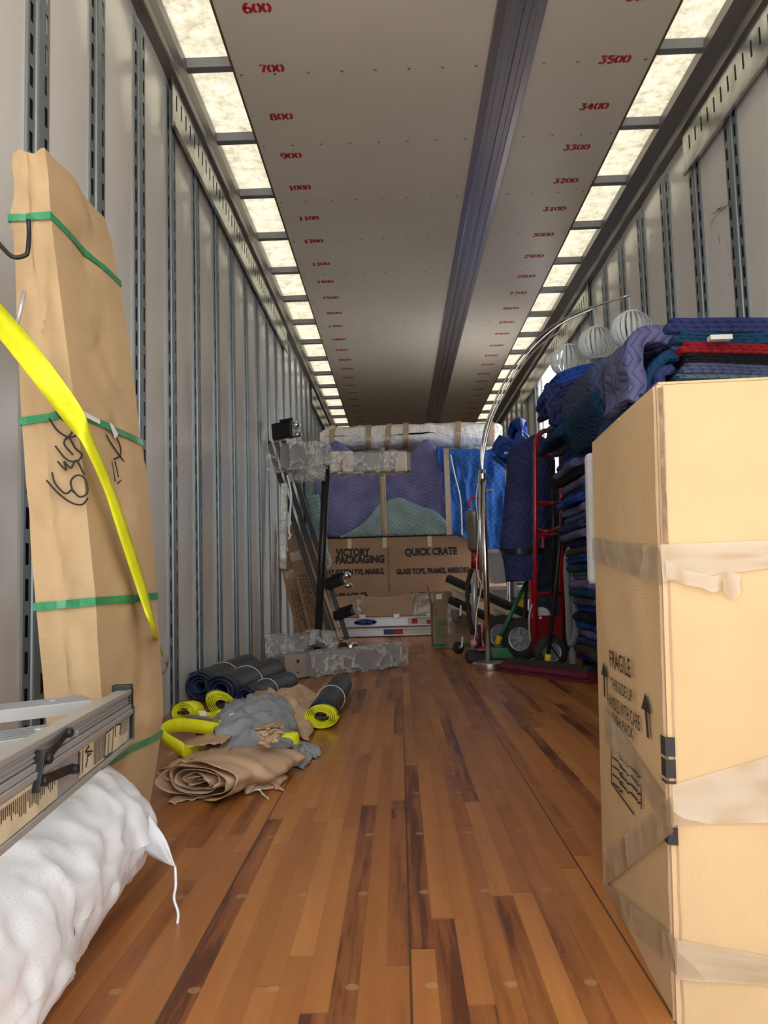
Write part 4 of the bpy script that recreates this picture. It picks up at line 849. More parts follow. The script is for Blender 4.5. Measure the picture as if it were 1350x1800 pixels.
for (x,y) in ((603,1133),(620,1132)):
    c=P(x,y,5.62); c.z=.045; M().lathe([(.0,-.018),(.038,-.018),(.043,-.008),(.043,.008),(.038,.018),(0,.018)],c,(.5,-1,0),20).build('caster',mt['tyre'] if x<610 else mt['chrome'],t,smooth=True)
# shrink-wrapped pedestal frame
def wbox(m,a,b,rot=0,c=None): pass
YW=4.35
t=thing('wrapped_pedestal',F(557,1165),'stretch-wrapped pedestal frame with black pole standing near the left wall','furniture')
pb=P(557,1130,4.62); pt_=P(574,826,4.62)
M().tube([pb-Vector((0,0,.06)),pt_+Vector((0,0,.03))],.023,16).build('pole',mt['blk'],t,smooth=True)
M().lathe([(.05,0),(.05,.012),(.03,.02)],pb-Vector((0,0,.02)),n=20).build('pole_flange',mt['blk'],t)
mt['beige']=mat('beige_panel',(.36,.31,.25),.5); mt['greyp']=mat('grey_purple_panel',(.27,.25,.26),.5)
fa=F(503,1196); fb=F(707,1172); d=(fb-fa).normalized(); n_=Vector((d.y,-d.x,0)); hgt=.125
def slab(a,b,h,dep,z0,name,ma,**k):
    d=(b-a); d.z=0; q=Vector((-d.y,d.x,0)).normalized()*dep; A=Vector((a.x,a.y,z0)); B=Vector((b.x,b.y,z0)); u=Vector((0,0,h)); return M().hexa([A,B,B+q,A+q,A+u,B+u,B+q+u,A+q+u]).build(name,mt[ma],t,bevel=.006,fixn=True,**k)
slab(fa,fb,hgt,.10,.004,'base_beam','greyp'); slab(fa-n_*.0-d*.0+Vector((0,-.004,0)),fa+d*.13+Vector((0,-.004,0)),hgt*1.02,.02,.003,'end_plate','beige')
for x,z,r in ((523,.095,.010),(522,.035,.005)):
    p=fa+d*.075; M().lathe([(r,0),(r,.003)],Vector((p.x,p.y-.006,z)),(0,-1,0),12).build('bolt_hole',mt['blk'],t)
for z in (.09,.045): p=fb-d*.06; M().lathe([(.007,0),(.007,.004)],Vector((p.x,p.y-.004,z)),(0,-1,0),10).build('bolt_hole',mt['blk'],t)
ba=P(470,1172,4.75); bb_=P(540,1165,4.75); slab(Vector((ba.x,4.72,0)),Vector((bb_.x+.12,4.80,0)),.17,.28,.01,'rear_base','greyp')
# upper bracket and arm
ta=P(494,800,4.45); tb=P(553,800,4.6); z0=P(520,826,4.5).z; z1=P(520,778,4.5).z
M().hexa([Vector((ta.x,4.42,z0)),Vector((tb.x,4.62,z0)),Vector((tb.x-.02,4.75,z0)),Vector((ta.x-.01,4.58,z0)),Vector((ta.x,4.42,z1-.03)),Vector((tb.x,4.62,z1+.03)),Vector((tb.x-.02,4.75,z1+.03)),Vector((ta.x-.01,4.58,z1-.03))]).build('upper_bracket',mt['greyp'],t,bevel=.006,fixn=True)
tc_=P(548,812,4.62); td=P(722,812,4.75); zt0=P(640,828,4.68).z; zt1=P(640,796,4.68).z
M().hexa([Vector((tc_.x,4.6,zt0)),Vector((td.x,4.72,zt0)),Vector((td.x,4.82,zt0)),Vector((tc_.x,4.72,zt0)),Vector((tc_.x,4.6,zt1)),Vector((td.x,4.72,zt1)),Vector((td.x,4.82,zt1)),Vector((tc_.x,4.72,zt1))]).build('upper_arm',mt['greyp'],t,bevel=.006,fixn=True)
for x,w in ((590,.05),(612,.06),(680,.035),(705,.07)):
    p=P(x,812,4.655); yy=4.595+(p.x-tc_.x)/(td.x-tc_.x)*.12; M().hexa([Vector((p.x-w/2,yy-.004,zt0-.004)),Vector((p.x+w/2,yy,zt0-.004)),Vector((p.x+w/2,yy+.11,zt0-.004)),Vector((p.x-w/2,yy+.11,zt0-.004)),Vector((p.x-w/2,yy-.004,zt1+.004)),Vector((p.x+w/2,yy,zt1+.004)),Vector((p.x+w/2,yy+.11,zt1+.004)),Vector((p.x-w/2,yy+.11,zt1+.004))]).build('packing_tape',mt['tan'],t,fixn=True)
def film(a,b,r0,r1,seed,n=(40,28),name='stretch_film',sq=.5):
    "crinkled film sleeve round a beam"
    a,b=Vector(a),Vector(b); d=(b-a).normalized(); sx=d.cross(Z3).normalized(); sz=sx.cross(d); m=M()
    def fn(u,v):
        th=v*2*PI; c,s=math.cos(th),math.sin(th); x=math.copysign(abs(c)**sq,c)*r0; z=math.copysign(abs(s)**sq,s)*r1; w=1+.10*nz((u*8,c*2,s*2),1.5,seed)+.10*nz((u*23,c*6,s*6),1.5,seed+3)
        return a.lerp(b,u)+sx*x*w+sz*z*w
    m.grid(fn,*n); return m.build(name,mt['film'],t,smooth=False)
film(Vector((ta.x-.02,4.46,(z0+z1)/2)),Vector((tb.x+.02,4.69,(z0+z1)/2+.01)),.11,(z1-z0)*.56,2)
film(Vector((tb.x-.05,4.67,(zt0+zt1)/2-.01)),Vector((td.x-.05,4.77,(zt0+zt1)/2)),.085,(zt1-zt0)*.66,5)
film(Vector((tb.x-.16,4.6,z0-.01)),Vector((tb.x+.06,4.62,z0-.015)),.07,.045,8)
film(fa+d*.10+Vector((0,.05,.067)),fb+Vector((-.01,.05,.067)),.075,.072,9,(60,28))
film(Vector((ba.x-.02,4.86,.10)),Vector((bb_.x+.14,4.90,.10)),.17,.105,12)
film(P(500,850,4.5),P(497,1000,4.5),.015,.02,14,(30,10)) ; film(P(540,1120,4.6),P(590,1125,4.65),.09,.05,15,(24,20))
M().tube(spline([P(505,835,4.45),P(512,870,4.45),P(510,900,4.45),P(508,935,4.45),P(511,940,4.45),P(507,948,4.45)],5),.006,6).build('film_tail',mt['white'],t,smooth=True)
# ---------------- right of the aisle ----------------
# small save carton
Y=5.95; a=F(763,1141); a=Vector((a.x,Y,0)); b=P(829,1135,Y); zt=P(795,1062,Y).z; w=b.x-a.x
t=thing('carton',Vector(((a.x+b.x)/2,Y+.2,0)),'small used brown carton with a green SAVE stamp and open flap','carton')
mt['cardg']=mat('olive_brown_cardboard',(.30,.225,.14),.8,0,.12,5)
M().bb((a.x,Y,0),(b.x,Y+.4,zt)).build('carton_body',mt['cardg'],t,bevel=.006)
M().add([(a.x+.01,Y+.01,zt),(a.x+.17,Y+.01,zt),(a.x+.17,Y-.0,zt+.09),(a.x+.01,Y-.0,zt+.10)],[(0,1,2,3)]).build('flap',mt['cardg'],t,solid=.005); M().add([(a.x,Y+.02,zt),(a.x,Y+.4,zt),(a.x-.02,Y+.4,zt+.14),(a.x-.02,Y+.02,zt+.12)],[(0,1,2,3)]).build('flap',mt['cardg'],t,solid=.005)
M().bb((a.x+.002,Y-.0025,.012),(a.x+.095,Y,.030)).build('green_stripe',mt['greeni'],t); M().bb((a.x+.16,Y-.0025,.012),(a.x+.27,Y,.030)).build('green_stripe',mt['greeni'],t)
m=M(); x0,z0_=a.x+.028,.075; L4=[(x0,z0_),(x0+.088,z0_+.008),(x0+.076,z0_+.125),(x0-.006,z0_+.115)]
for i in range(4): m.beam((L4[i][0],Y-.001,L4[i][1]),(L4[(i+1)%4][0],Y-.001,L4[(i+1)%4][1]),.005,.003,(0,-1,0))
m.build('stamp_frame',mt['greeni'],t)
text('SAVE','printing',mt['greeni'],t,(x0+.006,Y-.001,z0_+.082),(1,0,.05),(0,0,1),.026,.066,bold=.04,thick=.002); text('EARTH\nBUY RE-\nUSABLE','printing',mt['greeni'],t,(x0+.008,Y-.001,z0_+.014),(1,0,.05),(0,0,1),.056,.066,bold=.02,thick=.002)
text('JUST A SIMPLE-\nREUSE THESE BOXES\nKEEP THE BOX TO\nTURN YOUR PILE\nINTO SAVINGS','printing',mt['black'],t,(a.x+.165,Y-.001,.105),(1,0,0),(0,0,1),.085,.10,thick=.002)
text('KITCHEN\n LIVE','marker_writing',mt['black'],t,(a.x+.03,Y-.001,.235),(0.15,0,1),(-1,0,.15),.05,.10,thick=.002)
M().bb((a.x+.11,Y-.003,0),(a.x+.15,Y,zt)).build('packing_tape',mt['tape'],t)
M().add([(a.x+.03,Y-.012,zt+.075),(a.x+.075,Y-.012,zt+.08),(a.x+.07,Y-.014,zt+.04),(a.x+.03,Y-.014,zt+.04)],[(0,1,2,3)]).build('tag',mt['white'],t)
# dolly leaning on its side
def dolly():
    Y=5.35; t=thing('furniture_dolly',F(860,1140),'wooden four-wheel dolly with black padded rails tipped up on its edge','dolly')
    lo=[P(928,1082,4.95),P(905,1108,4.95)]
    for (x0,y0,x1,y1) in ((786,1016,930,1082),(791,1054,906,1108)):
        a=P(x0,y0,5.65); b=P(x1,y1,5.35); M().beam(a,b,.05,.055,(0,-.3,1)).build('padded_rail',mt['tyre'],t,bevel=.012); M().beam(a+Vector((0,.0,-.035)),b+Vector((0,0,-.035)),.045,.022,(0,-.3,1)).build('wood_rail',mt['cream'],t)
    for s,(e0,e1) in enumerate((((806,1024),(808,1062)),((905,1078),(892,1102)))):
        Yc=5.62 if s==0 else 5.38; M().beam(P(*e0,Yc+.03),P(*e1,Yc+.03),.10,.03,(.3,-1,0)).build('cross_board',mt['cream'],t,bevel=.003)
    for (x,y,Yc) in ((803,1083,5.55),(806,1149,5.5)):
        c=P(x,y,Yc); 
        if y>1140: c.z=max(c.z,.04)
        w=M().lathe([(0,-.014),(.036,-.014),(.042,-.006),(.042,.006),(.036,.014),(0,.014)],c,(.55,-1,.1),20).build('caster',mat('grey_caster_rubber',(.13,.13,.14),.5) if y<1140 else mt['tyre'],t,smooth=True)
        M().lathe([(0,.0),(.014,.0),(.012,.022),(0,.022)],c,(.55,-1,.1),14).build('caster_hub',mt['nick'],w)
        M().beam(c+Vector((.02,-.02,.0)),c+Vector((.03,0,.07)),.012,.03,(0,-1,0)).build('caster_fork',mt['nick'],t)
mt['cream']=mat('cream_plywood',(.62,.52,.36),.55,0,.1,6)
dolly()
# upright vacuum
Y=4.98
t=thing('stick_vacuum',F(845,1163),'upright stick vacuum with red trim standing behind the chrome lamp pole','vacuum')
c0=P(836,965,Y); c1=P(836,895,Y)
mt['smoke']=mat('smoky_plastic',(.16,.14,.12),.2,0,.2,6,spec=.8)
M().lathe([(.040,0),(.05,.02),(.052,.22),(.056,.24),(.05,.25),(0,.25)],P(836,968,Y),n=24).build('dust_bin',mt['smoke'],t,smooth=True)
M().lathe([(.018,0),(.024,.05),(.024,.17),(.018,.22)],P(836,968,Y)+Vector((0,0,.01)),n=16).build('filter_core',mt['nick'],t,smooth=True)
M().tube(spline([P(826,893,Y),P(825,880,Y),P(832,874,Y),P(843,877,Y),P(851,888,Y),P(851,900,Y)],5),.009,8).build('handle',mt['redp'],t,smooth=True)
M().tube([P(834,1105,Y),P(834,998,Y)],.020,14).build('tube',mt['silver'],t,smooth=True); M().tube([P(836,1000,Y),P(836,968,Y)],.030,14).build('neck',mt['redp'],t,smooth=True)
M().tube([P(840,1140,Y),P(838,1098,Y)],.026,12).build('lower_body',mat('plum_plastic',(.10,.03,.06),.35),t,smooth=True)
M().tube(spline([P(829,1000,Y-.04),P(822,1030,Y-.04),P(824,1080,Y-.04),P(831,1115,Y-.03)],6),.014,8).build('hose',mt['tyre'],t,smooth=True)
h0=P(818,1155,4.9); 
M().hexa([Vector((h0.x,4.85,.008)),Vector((h0.x+.26,4.80,.008)),Vector((h0.x+.26,4.98,.008)),Vector((h0.x,5.02,.008)),Vector((h0.x+.01,4.88,.075)),Vector((h0.x+.24,4.84,.065)),Vector((h0.x+.24,4.96,.065)),Vector((h0.x+.01,4.99,.075))]).build('floor_head',mt['tyre'],t,bevel=.015,fixn=True)
M().hexa([Vector((h0.x+.06,4.85,.075)),Vector((h0.x+.22,4.84,.066)),Vector((h0.x+.22,4.93,.068)),Vector((h0.x+.06,4.95,.08)),Vector((h0.x+.08,4.86,.09)),Vector((h0.x+.2,4.85,.082)),Vector((h0.x+.2,4.92,.084)),Vector((h0.x+.08,4.93,.095))]).build('head_cover',mt['redp'],t,bevel=.008,fixn=True)
# arc floor lamp
def arc_lamp():
    b=F(861,1176); Y=b.y; t=thing('arc_lamp',b,'brushed steel three-arm arc floor lamp with white slatted globe shades','lamp')
    M().lathe([(0,0),(.094,0),(.096,.004),(.096,.036),(.092,.040),(0,.042)],b,n=48).build('base',mt['nick'],t,smooth=True).data.set_sharp_from_angle(angle=.6)
    top=P(848,825,Y); p0=Vector((b.x-.005,Y,.04)); M().tube([p0,top],.0165,18).build('pole',mt['chrome'],t,smooth=True)
    M().tube([P(843,825,Y-.01),P(845,1045,Y-.01)],.008,8).build('secondary_tube',mt['chrome'],t,smooth=True)
    M().lathe([(.022,0),(.022,.03)],P(848,842,Y),n=18).build('collar',mt['nick'],t); M().lathe([(.005,0),(.005,.04),(.012,.04),(.012,.05)],P(850,862,Y),(1,0,0),10).build('thumb_screw',mt['nick'],t)
    ends=[((1105,519),4.0,(1110,580),.1),((1045,542),4.42,(1048,604),.098),((996,575),4.60,(998,634),.098)]
    mids=[[(846,790,0),(858,735,.1),(893,660,.25),(940,600,.45),(1000,556,.7)],[(849,790,0),(862,735,.1),(895,668,.25),(935,613,.45),(985,570,.75)],[(852,790,0),(866,735,.1),(897,676,.3),(935,622,.6),(965,595,.85)]]
    for (e,Ye,s,r),md in zip(ends,mids):
        pts=[P(848,835,Y)]+[P(x,y,lerp(Y,Ye,k)) for x,y,k in md]+[P(*e,Ye)]
        M().tube(spline(pts,8),.0055,8).build('arm',mt['chrome'],t,smooth=True)
        M().lathe([(0,-.01),(.008,-.008),(.008,.008),(0,.01)],P(*e,Ye),n=10).build('arm_tip',mt['nick'],t)
        c=P(*s,Ye); sh=bpy.data.objects.new('lamp_shade',None)
        M().tube([P(*e,Ye),c+Vector((0,0,r*.9))],.002,6).build('cord',mt['white'],t)
        m=M(); ns=22
        for i in range(ns):
            th=2*PI*i/ns; cx,sy=math.cos(th),math.sin(th); rad=Vector((cx,sy,0)); tan=Vector((-sy,cx,0)); A_=[];B_=[]
            for j in range(13):
                ph=math.radians(lerp(-68,68,j/12)); w=.0115*math.cos(ph)+.003
                p=c+rad*r*math.cos(ph)+Vector((0,0,r*.95*math.sin(ph)))+tan*0; A_.append(p-tan*w*.55+rad*.004); B_.append(p+tan*w*.55-rad*.004)
            rib(m,A_,B_)
        for s_ in (-1,1): m.lathe([(r*.34,-.002),(r*.40,-.002),(r*.40,.004),(r*.34,.004)],c+Vector((0,0,s_*r*.885)),n=24)
        m.build('lamp_shade',mt['shade'],t,solid=.0015)
    # power cord and pink tag
    M().tube(spline([P(840,850,Y-.02),P(837,880,Y-.03),P(841,930,Y-.03),P(838,1000,Y-.03),P(846,1030,Y-.03),P(838,1075,Y-.03),P(836,1110,Y-.03),P(833,1130,Y-.03)],6),.003,6).build('power_cord',mt['white'],t,smooth=True)
    M().lathe([(0,-.02),(.02,-.012),(.022,.0),(.015,.012),(0,.018)],P(833,1130,Y-.03),(1,.2,.4),8).build('plug_wrap',mat('pink_wrap',(.6,.30,.30),.7),t,smooth=True)
mt['shade']=mat('white_shade_plastic',(.78,.82,.83),.4,0,.02)
arc_lamp()
# hand truck
def wheel(parent,c,r,w,axis,hub='hubg',spokes=8):
    c=Vector(c); ax=Vector(axis).normalized()
    o=M().lathe([(r*.55,-w/2),(r*.85,-w*.5),(r*.97,-w*.3),(r,0),(r*.97,w*.3),(r*.85,w*.5),(r*.55,w/2)],c,ax,32,caps=False).build('wheel',mt['tyre'],parent,smooth=True)
    h=M(); h.lathe([(r*.50,w*.35),(r*.58,w*.42),(r*.58,w*.50),(r*.50,w*.46)],c,ax,32,caps=False); h.lathe([(0,w*.48),(r*.16,w*.48),(r*.18,w*.3)],c,ax,16); h.lathe([(0,w*.1),(r*.56,w*.1)],c,ax,24,caps=False)
    q=ax.to_track_quat('Z','Y')
    for i in range(spokes):
        v=q@Vector((math.cos(2*PI*i/spokes),math.sin(2*PI*i/spokes),0)); h.beam(c+v*r*.15+ax*w*.3,c+v*r*.54+ax*w*.34,r*.07,w*.2,ax)
    h.build('wheel_hub',mt[hub],o)
def hand_truck():
    t=thing('hand_truck',F(968,1170),'tall red hand truck with looped handle standing by the blanket stack','hand truck')
    YA,YB_=4.46,4.62
    top=[P(941,1150,YA),P(941,900,YA),P(941,790,YA),P(944,772,YA+.01),P(952,760,YA+.04),P(962,757,YA+.07),P(973,760,YA+.10),P(982,771,YA+.14),P(986,790,YB_),P(987,900,YB_),P(986,1125,YB_)]
    sp=[]; 
    sp=[top[0],top[1]]+spline(top[2:9],5)+top[9:]
    M().tube(sp,.0145,14).build('frame',mt['redp'],t,smooth=True)
    for y in (801,885,941,1045): M().tube([P(941,y,YA),P(986,y-1,YB_)],.011,10).build('crossbar',mt['redp'],t,smooth=True)
    for x,y0,y1 in ((972,815,1000),): M().tube([P(989,790,YB_+.03),P(989,1100,YB_+.03)],.018,10).build('rear_rail',mt['blk'],t,smooth=True); M().tube([P(972,808,YB_+.1),P(974,1050,YB_+.1)],.014,10).build('rear_rail',mt['blk'],t,smooth=True)
    M().tube([P(933,1020,YB_),P(936,1135,YB_)],.013,10).build('rear_post',mt['redp'],t,smooth=True); M().tube([P(955,938,YA+.05),P(955,963,YA+.05)],.009,8).build('stub_post',mt['redp'],t)
    M().tube(spline([P(946,930,YA+.1),P(955,933,YA+.08),P(968,933,YA+.08),P(986,926,YB_)],4),.009,8).build('curved_brace',mt['redp'],t,smooth=True)
    M().hexa([P(946,1125,YA+.02),P(988,1125,YB_-.02),P(988,1125,YB_+.02),P(946,1125,YA+.06),P(946,1082,YA+.02),P(988,1081,YB_-.02),P(988,1081,YB_+.02),P(946,1082,YA+.06)]).build('toe_plate',mt['redp'],t,fixn=True,bevel=.003)
    M().hexa([P(941,1170,YA-.0),P(985,1160,YB_),P(985,1160,YB_+.05),P(941,1165,YA+.05),P(946,1125,YA+.02),P(988,1125,YB_-.02),P(988,1125,YB_+.02),P(946,1125,YA+.06)]).build('lower_bracket',mt['blk'],t,fixn=True)
    c=P(968,1152,4.40); c.z=.098; wheel(t,c,.095,.05,(.12,-1,.05))
    M().lathe([(.004,0),(.007,.004),(0,.006)],P(950,1086,YA),(0,-1,0),10).build('bolt',mt['white'],t)
    for (x0,x1,yt,yb,rr) in ((931,939,1062,1125,.05),):
        gp=[P(932,1128,4.52),P(930,1095,4.52),P(932,1072,4.52),P(937,1063,4.52),P(944,1062,4.52)]; M().tube(spline(gp,5),.012,8,flat=.5).build('stair_glide',mat('grey_glide',(.40,.41,.42),.45),t,smooth=True)
    M().lathe([(.0,0),(.05,0),(.052,.012),(.04,.014),(.04,.016),(.0,.016)],P(951,1083,4.56),(0,-1,0),24).build('guard_disc',mat('pale_grey_guard',(.48,.48,.49),.45),t)
    gm=mt['strapg']
    for (x0,x1,xb) in ((1003,1006,1001),(1003,1008,1013)):
        pts=spline([P(x0,870,4.30),P(x1,950,4.30),P(xb-5,985,4.30),P(xb-2,1060,4.28),P(xb,1110,4.28),P(1004,1135,4.28)],6)
        m=M(); rib(m,[p-Vector((.020,.01,0)) for p in pts],[p+Vector((.020,-.0,0)) for p in pts],n=2,fn=lambda p,u,v:p if u>.25 else p+Vector(((.5-v)*.036*(1-u*4),0,0))); tag(m.build('hanging_strap',gm,t,smooth=True,solid=.004))
    M().tube([P(1005,870,4.32),P(1006,750,4.34)],.006,6).build('thin_cord',gm,t); m=M(); m.beam(P(1006,1130,4.3),P(1006,1168,4.3),.028,.004,(0,-1,0)); m.build('strap_tail',gm,t)
mt['strapg']=mat('grey_webbing',(.20,.20,.205),.8,0,.1,20,bs=200,bstr=.3,bdist=.002)
hand_truck()
# second hand truck wrapped in a navy blanket with loose wheels
t=thing('wrapped_hand_truck',F(915,1155,0)+Vector((0,.3,0)),'second hand truck wrapped in a navy quilted blanket with a black strap','hand truck')
def wrap(u,v):
    z=lerp(P(915,1022,4.95).z,P(915,770,4.95).z,v); cx=lerp(P(919,0,4.95).x,P(935,0,4.95).x,v*1.0); cx=P(lerp(915,938,v),1000-v*220,4.98).x; th=u*2*PI
    rx=lerp(.085,.135,min(1,v*4)) if v<.93 else .135*max(.15,1-(v-.93)/.07*.8); ry=.13
    if .18<v<.22: rx*=.93
    c,s=math.cos(th),math.sin(th); w=1+.10*nz((c*1.5,s*1.5,v*2),1.6,3)+.05*nz((c*4,s*4,v*5),1.6,5)
    return Vector((cx+math.copysign(abs(c)**.7,c)*rx*w,4.98+math.copysign(abs(s)**.7,s)*ry*w,z))
M().grid(wrap,40,50).build('blanket_wrap',mt['q_navy'],t,smooth=True,solid=.01)
m=M(); m.grid(lambda u,v:wrap(u,lerp(.185,.225,v))+Vector((math.cos(u*2*PI)*.016,math.sin(u*2*PI)*.016,0)),40,2); m.build('black_strap',mt['blk'],t,smooth=True)
M().tube([P(925,1020,5.0),P(921,1120,5.0)],.012,8).build('rail',mt['blk'],t); M().tube([P(940,1020,5.02),P(936,1130,5.02)],.012,8).build('rail',mt['redp'],t)
c=P(917,1125,4.88); c.z=.135; wheel(t,c,.130,.07,(-.55,-1,.1)); c2=c+Vector((-.085,.22,.005)); wheel(t,c2,.135,.07,(-.55,-1,.1))
t=thing('wrapped_bundle',Vector((P(985,1100,5.6).x,5.75,0)),'tall dark blanket-wrapped bundle standing behind the red hand truck','bundle')
def wb(u,v):
    th=u*2*PI; c,s_=math.cos(th),math.sin(th); w=1+.07*nz((c*1.5,s_*1.5,v*3),1.6,8); tp=1 if v<.95 else max(.1,1-((v-.95)/.05)**2)
    return Vector((P(995,1000,5.7).x+math.copysign(abs(c)**.5,c)*.24*w*tp,5.8+math.copysign(abs(s_)**.5,s_)*.26*w*tp,lerp(.0,P(985,835,5.6).z,v)))
M().grid(wb,44,44).build('blanket_wrap',mt['q_slate'],t,smooth=True,solid=.01)
for v in (.35,.72):
    m=M(); m.grid(lambda u,q:wb(u,lerp(v,v+.03,q))+Vector((math.cos(u*2*PI)*.014,math.sin(u*2*PI)*.014,0)),44,2); m.build('black_strap',mt['blk'],t,smooth=True)
# push broom
def brooms():
    a=F(882,1182); b=F(1036,1203); d=(b-a).normalized(); t=thing('push_broom',(a+b)/2,'wide push broom with burgundy bristles and black handle','broom')
    n=Vector((d.y,-d.x,0)).normalized(); L=(b-a).length; m=M(); m.hexa([a,b,b-n*.075,a-n*.075,a+n*.0+Vector((-.0,0,.05)),b+Vector((0,0,.05)),b-n*.06+Vector((0,0,.05)),a-n*.06+Vector((0,0,.05))]); 
    g=M(); g.grid(lambda u,v:a+d*(L*u)+n*(.022*math.cos(v*PI)*(-1)*0 -.03+.042*math.sin(v*PI)+.004*nz((u*60,v*3,0),1))+Vector((0,0,.003+.058*v+.003*nz((u*80,v*3,0),1))),90,8)
    g.hexa([a-n*.0,b-n*.0,b-n*.075,a-n*.075,a+Vector((0,0,.055)),b+Vector((0,0,.055)),b-n*.06+Vector((0,0,.055)),a-n*.06+Vector((0,0,.055))]); g.build('bristles',mt['burg'],t,fixn=True)
    h=M(); u=Vector((0,0,1)); e=a+d*.02; f=b-d*.005; h.hexa([e+u*.055+n*.004,f+u*.055+n*.004,f+u*.055-n*.07,e+u*.055-n*.07,e+u*.078-n*.01,f+u*.078-n*.01,f+u*.078-n*.06,e+u*.078-n*.06]); h.build('broom_block',mt['tyre'],t,bevel=.004,fixn=True)
    s=P(962,1171,4.28); q=P(964,1150,4.26); M().tube([s,q],.017,12).build('ferrule',mt['yelp'],t,smooth=True); e2=P(1003,775,4.55); M().tube([q,e2],.0105,10).build('handle',mt['blk'],t,smooth=True); M().tube([e2,P(1004,757,4.56)],.0115,10).build('grip_tip',mt['yelp'],t,smooth=True)
    for x in (928,1003): M().tube([P(963,1128,4.27),P(x if x<963 else 998,1178,4.29)],.005,6).build('brace',mt['blk'],t)
    t=thing('floor_broom',F(868,1150)+Vector((0,.1,0)),'green-handled broom leaning beside the dolly','broom'); s=P(873,1133,4.85); q=P(879,1119,4.86); M().tube([s,q],.018,12).build('ferrule',mt['yelp'],t,smooth=True)
    M().tube([q,P(928,1018,5.0)],.0125,10).build('handle',mt['greenp'],t,smooth=True)
    A_=F(850,1152); M().hexa([Vector((A_.x,4.80,.03)),Vector((A_.x+.13,4.77,.03)),Vector((A_.x+.13,4.84,.03)),Vector((A_.x,4.88,.03)),s+Vector((-.05,-.02,-.01)),s+Vector((.06,-.03,-.02)),s+Vector((.06,.01,-.02)),s+Vector((-.05,.02,-.01))]).build('broom_head',mt['greenp'],t,bevel=.004,fixn=True)
    M().hexa([Vector((A_.x,4.80,.0)),Vector((A_.x+.18,4.73,.0)),Vector((A_.x+.18,4.83,.0)),Vector((A_.x,4.90,.0)),Vector((A_.x,4.80,.035)),Vector((A_.x+.17,4.74,.035)),Vector((A_.x+.17,4.82,.035)),Vector((A_.x,4.88,.035))]).build('bristles',mt['tyre'],t,fixn=True)
brooms()
# clear storage tubs and steel shelf beyond the lamp
Yt=7.0; xa=P(866,1050,Yt).x; xb=P(931,1050,Yt).x
for (y0,y1,lab) in ((1092,1030,'clear plastic storage tub with pale lid, lower of two'),(1025,965,'clear plastic storage tub stacked on the lower one')):
    z0=max(.13,P(895,y0,Yt).z); z1=P(895,y1,Yt).z; t=thing('storage_tub',Vector(((xa+xb)/2,Yt+.15,z0)),lab,'tub')
    M().hexa([(xa+.02,Yt,z0),(xb-.02,Yt,z0),(xb-.02,Yt+.35,z0),(xa+.02,Yt+.35,z0),(xa,Yt-.02,z1-.03),(xb,Yt-.02,z1-.03),(xb,Yt+.37,z1-.03),(xa,Yt+.37,z1-.03)]).build('tub_body',mat('frosted_tub',(.50,.55,.56),.3,0,.05),t,bevel=.01); M().bb((xa-.02,Yt-.035,z1-.035),(xb+.02,Yt+.385,z1-.003)).build('lid',mt['white'],t,bevel=.006)
    if y0>1050: M().bb((xa+.14,Yt-.022,z0+.04),(xa+.28,Yt-.010,z1-.08)).build('yellow_contents',mt['yelp'],t)
m=M(); t=thing('steel_shelf',Vector((xb,Yt-.1,0)),'grey steel shelf frame standing in front of the clear tubs','shelf')
for x in (898,):
    for yy in (Yt-.12,): M().bb((P(x,1050,yy).x,yy,0),(P(x,1050,yy).x+.03,yy+.03,P(x,970,yy).z)).build('upright',mt['bar'],t)
xu=P(898,1050,Yt-.12).x; M().bb((xu,Yt-.12,P(898,1054,Yt-.12).z),(xb+.25,Yt-.09,P(898,1050,Yt-.12).z)).build('shelf_edge',mt['bar'],t); M().bb((xb+.25,Yt-.12,0),(xb+.28,Yt-.09,P(898,970,Yt-.12).z)).build('upright',mt['bar'],t)
M().bb((xa-.05,Yt-.02,0),(xb+.2,Yt+.5,.125)).build('low_carton',mt['cardr'],label='low brown carton on the floor under the clear storage tubs',cat='carton',bevel=.01)
# chrome garment frame between blue quilt and navy wrap
t=thing('chrome_rack',P(896,1000,6.6),'chrome tube rack with curved hooks between the blue quilt and the navy wrap','rack')
M().tube(spline([F(893,1118)*0+Vector((P(893,1100,6.6).x,6.6,0)),P(893,1080,6.6),P(893,1020,6.6),P(893,960,6.6),P(893,850,6.6),P(894,832,6.6),P(900,822,6.6),P(908,818,6.6)],6),.013,10).build('tube_frame',mt['chrome'],t,smooth=True); M().tube(spline([P(906,842,6.6),P(898,848,6.6),P(896,862,6.6),P(899,874,6.6),P(906,882,6.6)],6),.011,8).build('curved_hook',mt['chrome'],t,smooth=True)
tag(M().hexa([Vector((P(x,900,6.9).x,y,.0)) for x,y in ((888,6.9),(902,6.9),(902,6.95),(888,6.95))]+[P(886,790,6.9),P(900,790,6.9),P(900,790,6.95),P(886,790,6.95)]).build('white_board',mt['white'],fixn=True),'pale board edge standing behind the chrome rack','board')
t=thing('tarp_bundle',P(915,800,6.9),'bright blue plastic tarp heap on top of the load near the side door','tarp')
m=M(); m.grid(lambda u,v:P(lerp(892,946,u),lerp(800,800-44*math.sin(PI*min(1,u*1.15))**.8*(1 if u>.2 else .8),v),6.9+.1*v)+Vector((0,.05*nz((u*4,v*4,0),2),.03*nz((u*5,v*5,2),2))),20,14); m.build('tarp_sheet',mat('blue_tarp',(.01,.09,.50),.35,0,.2,5),t,smooth=True,solid=.15,soff=-1)
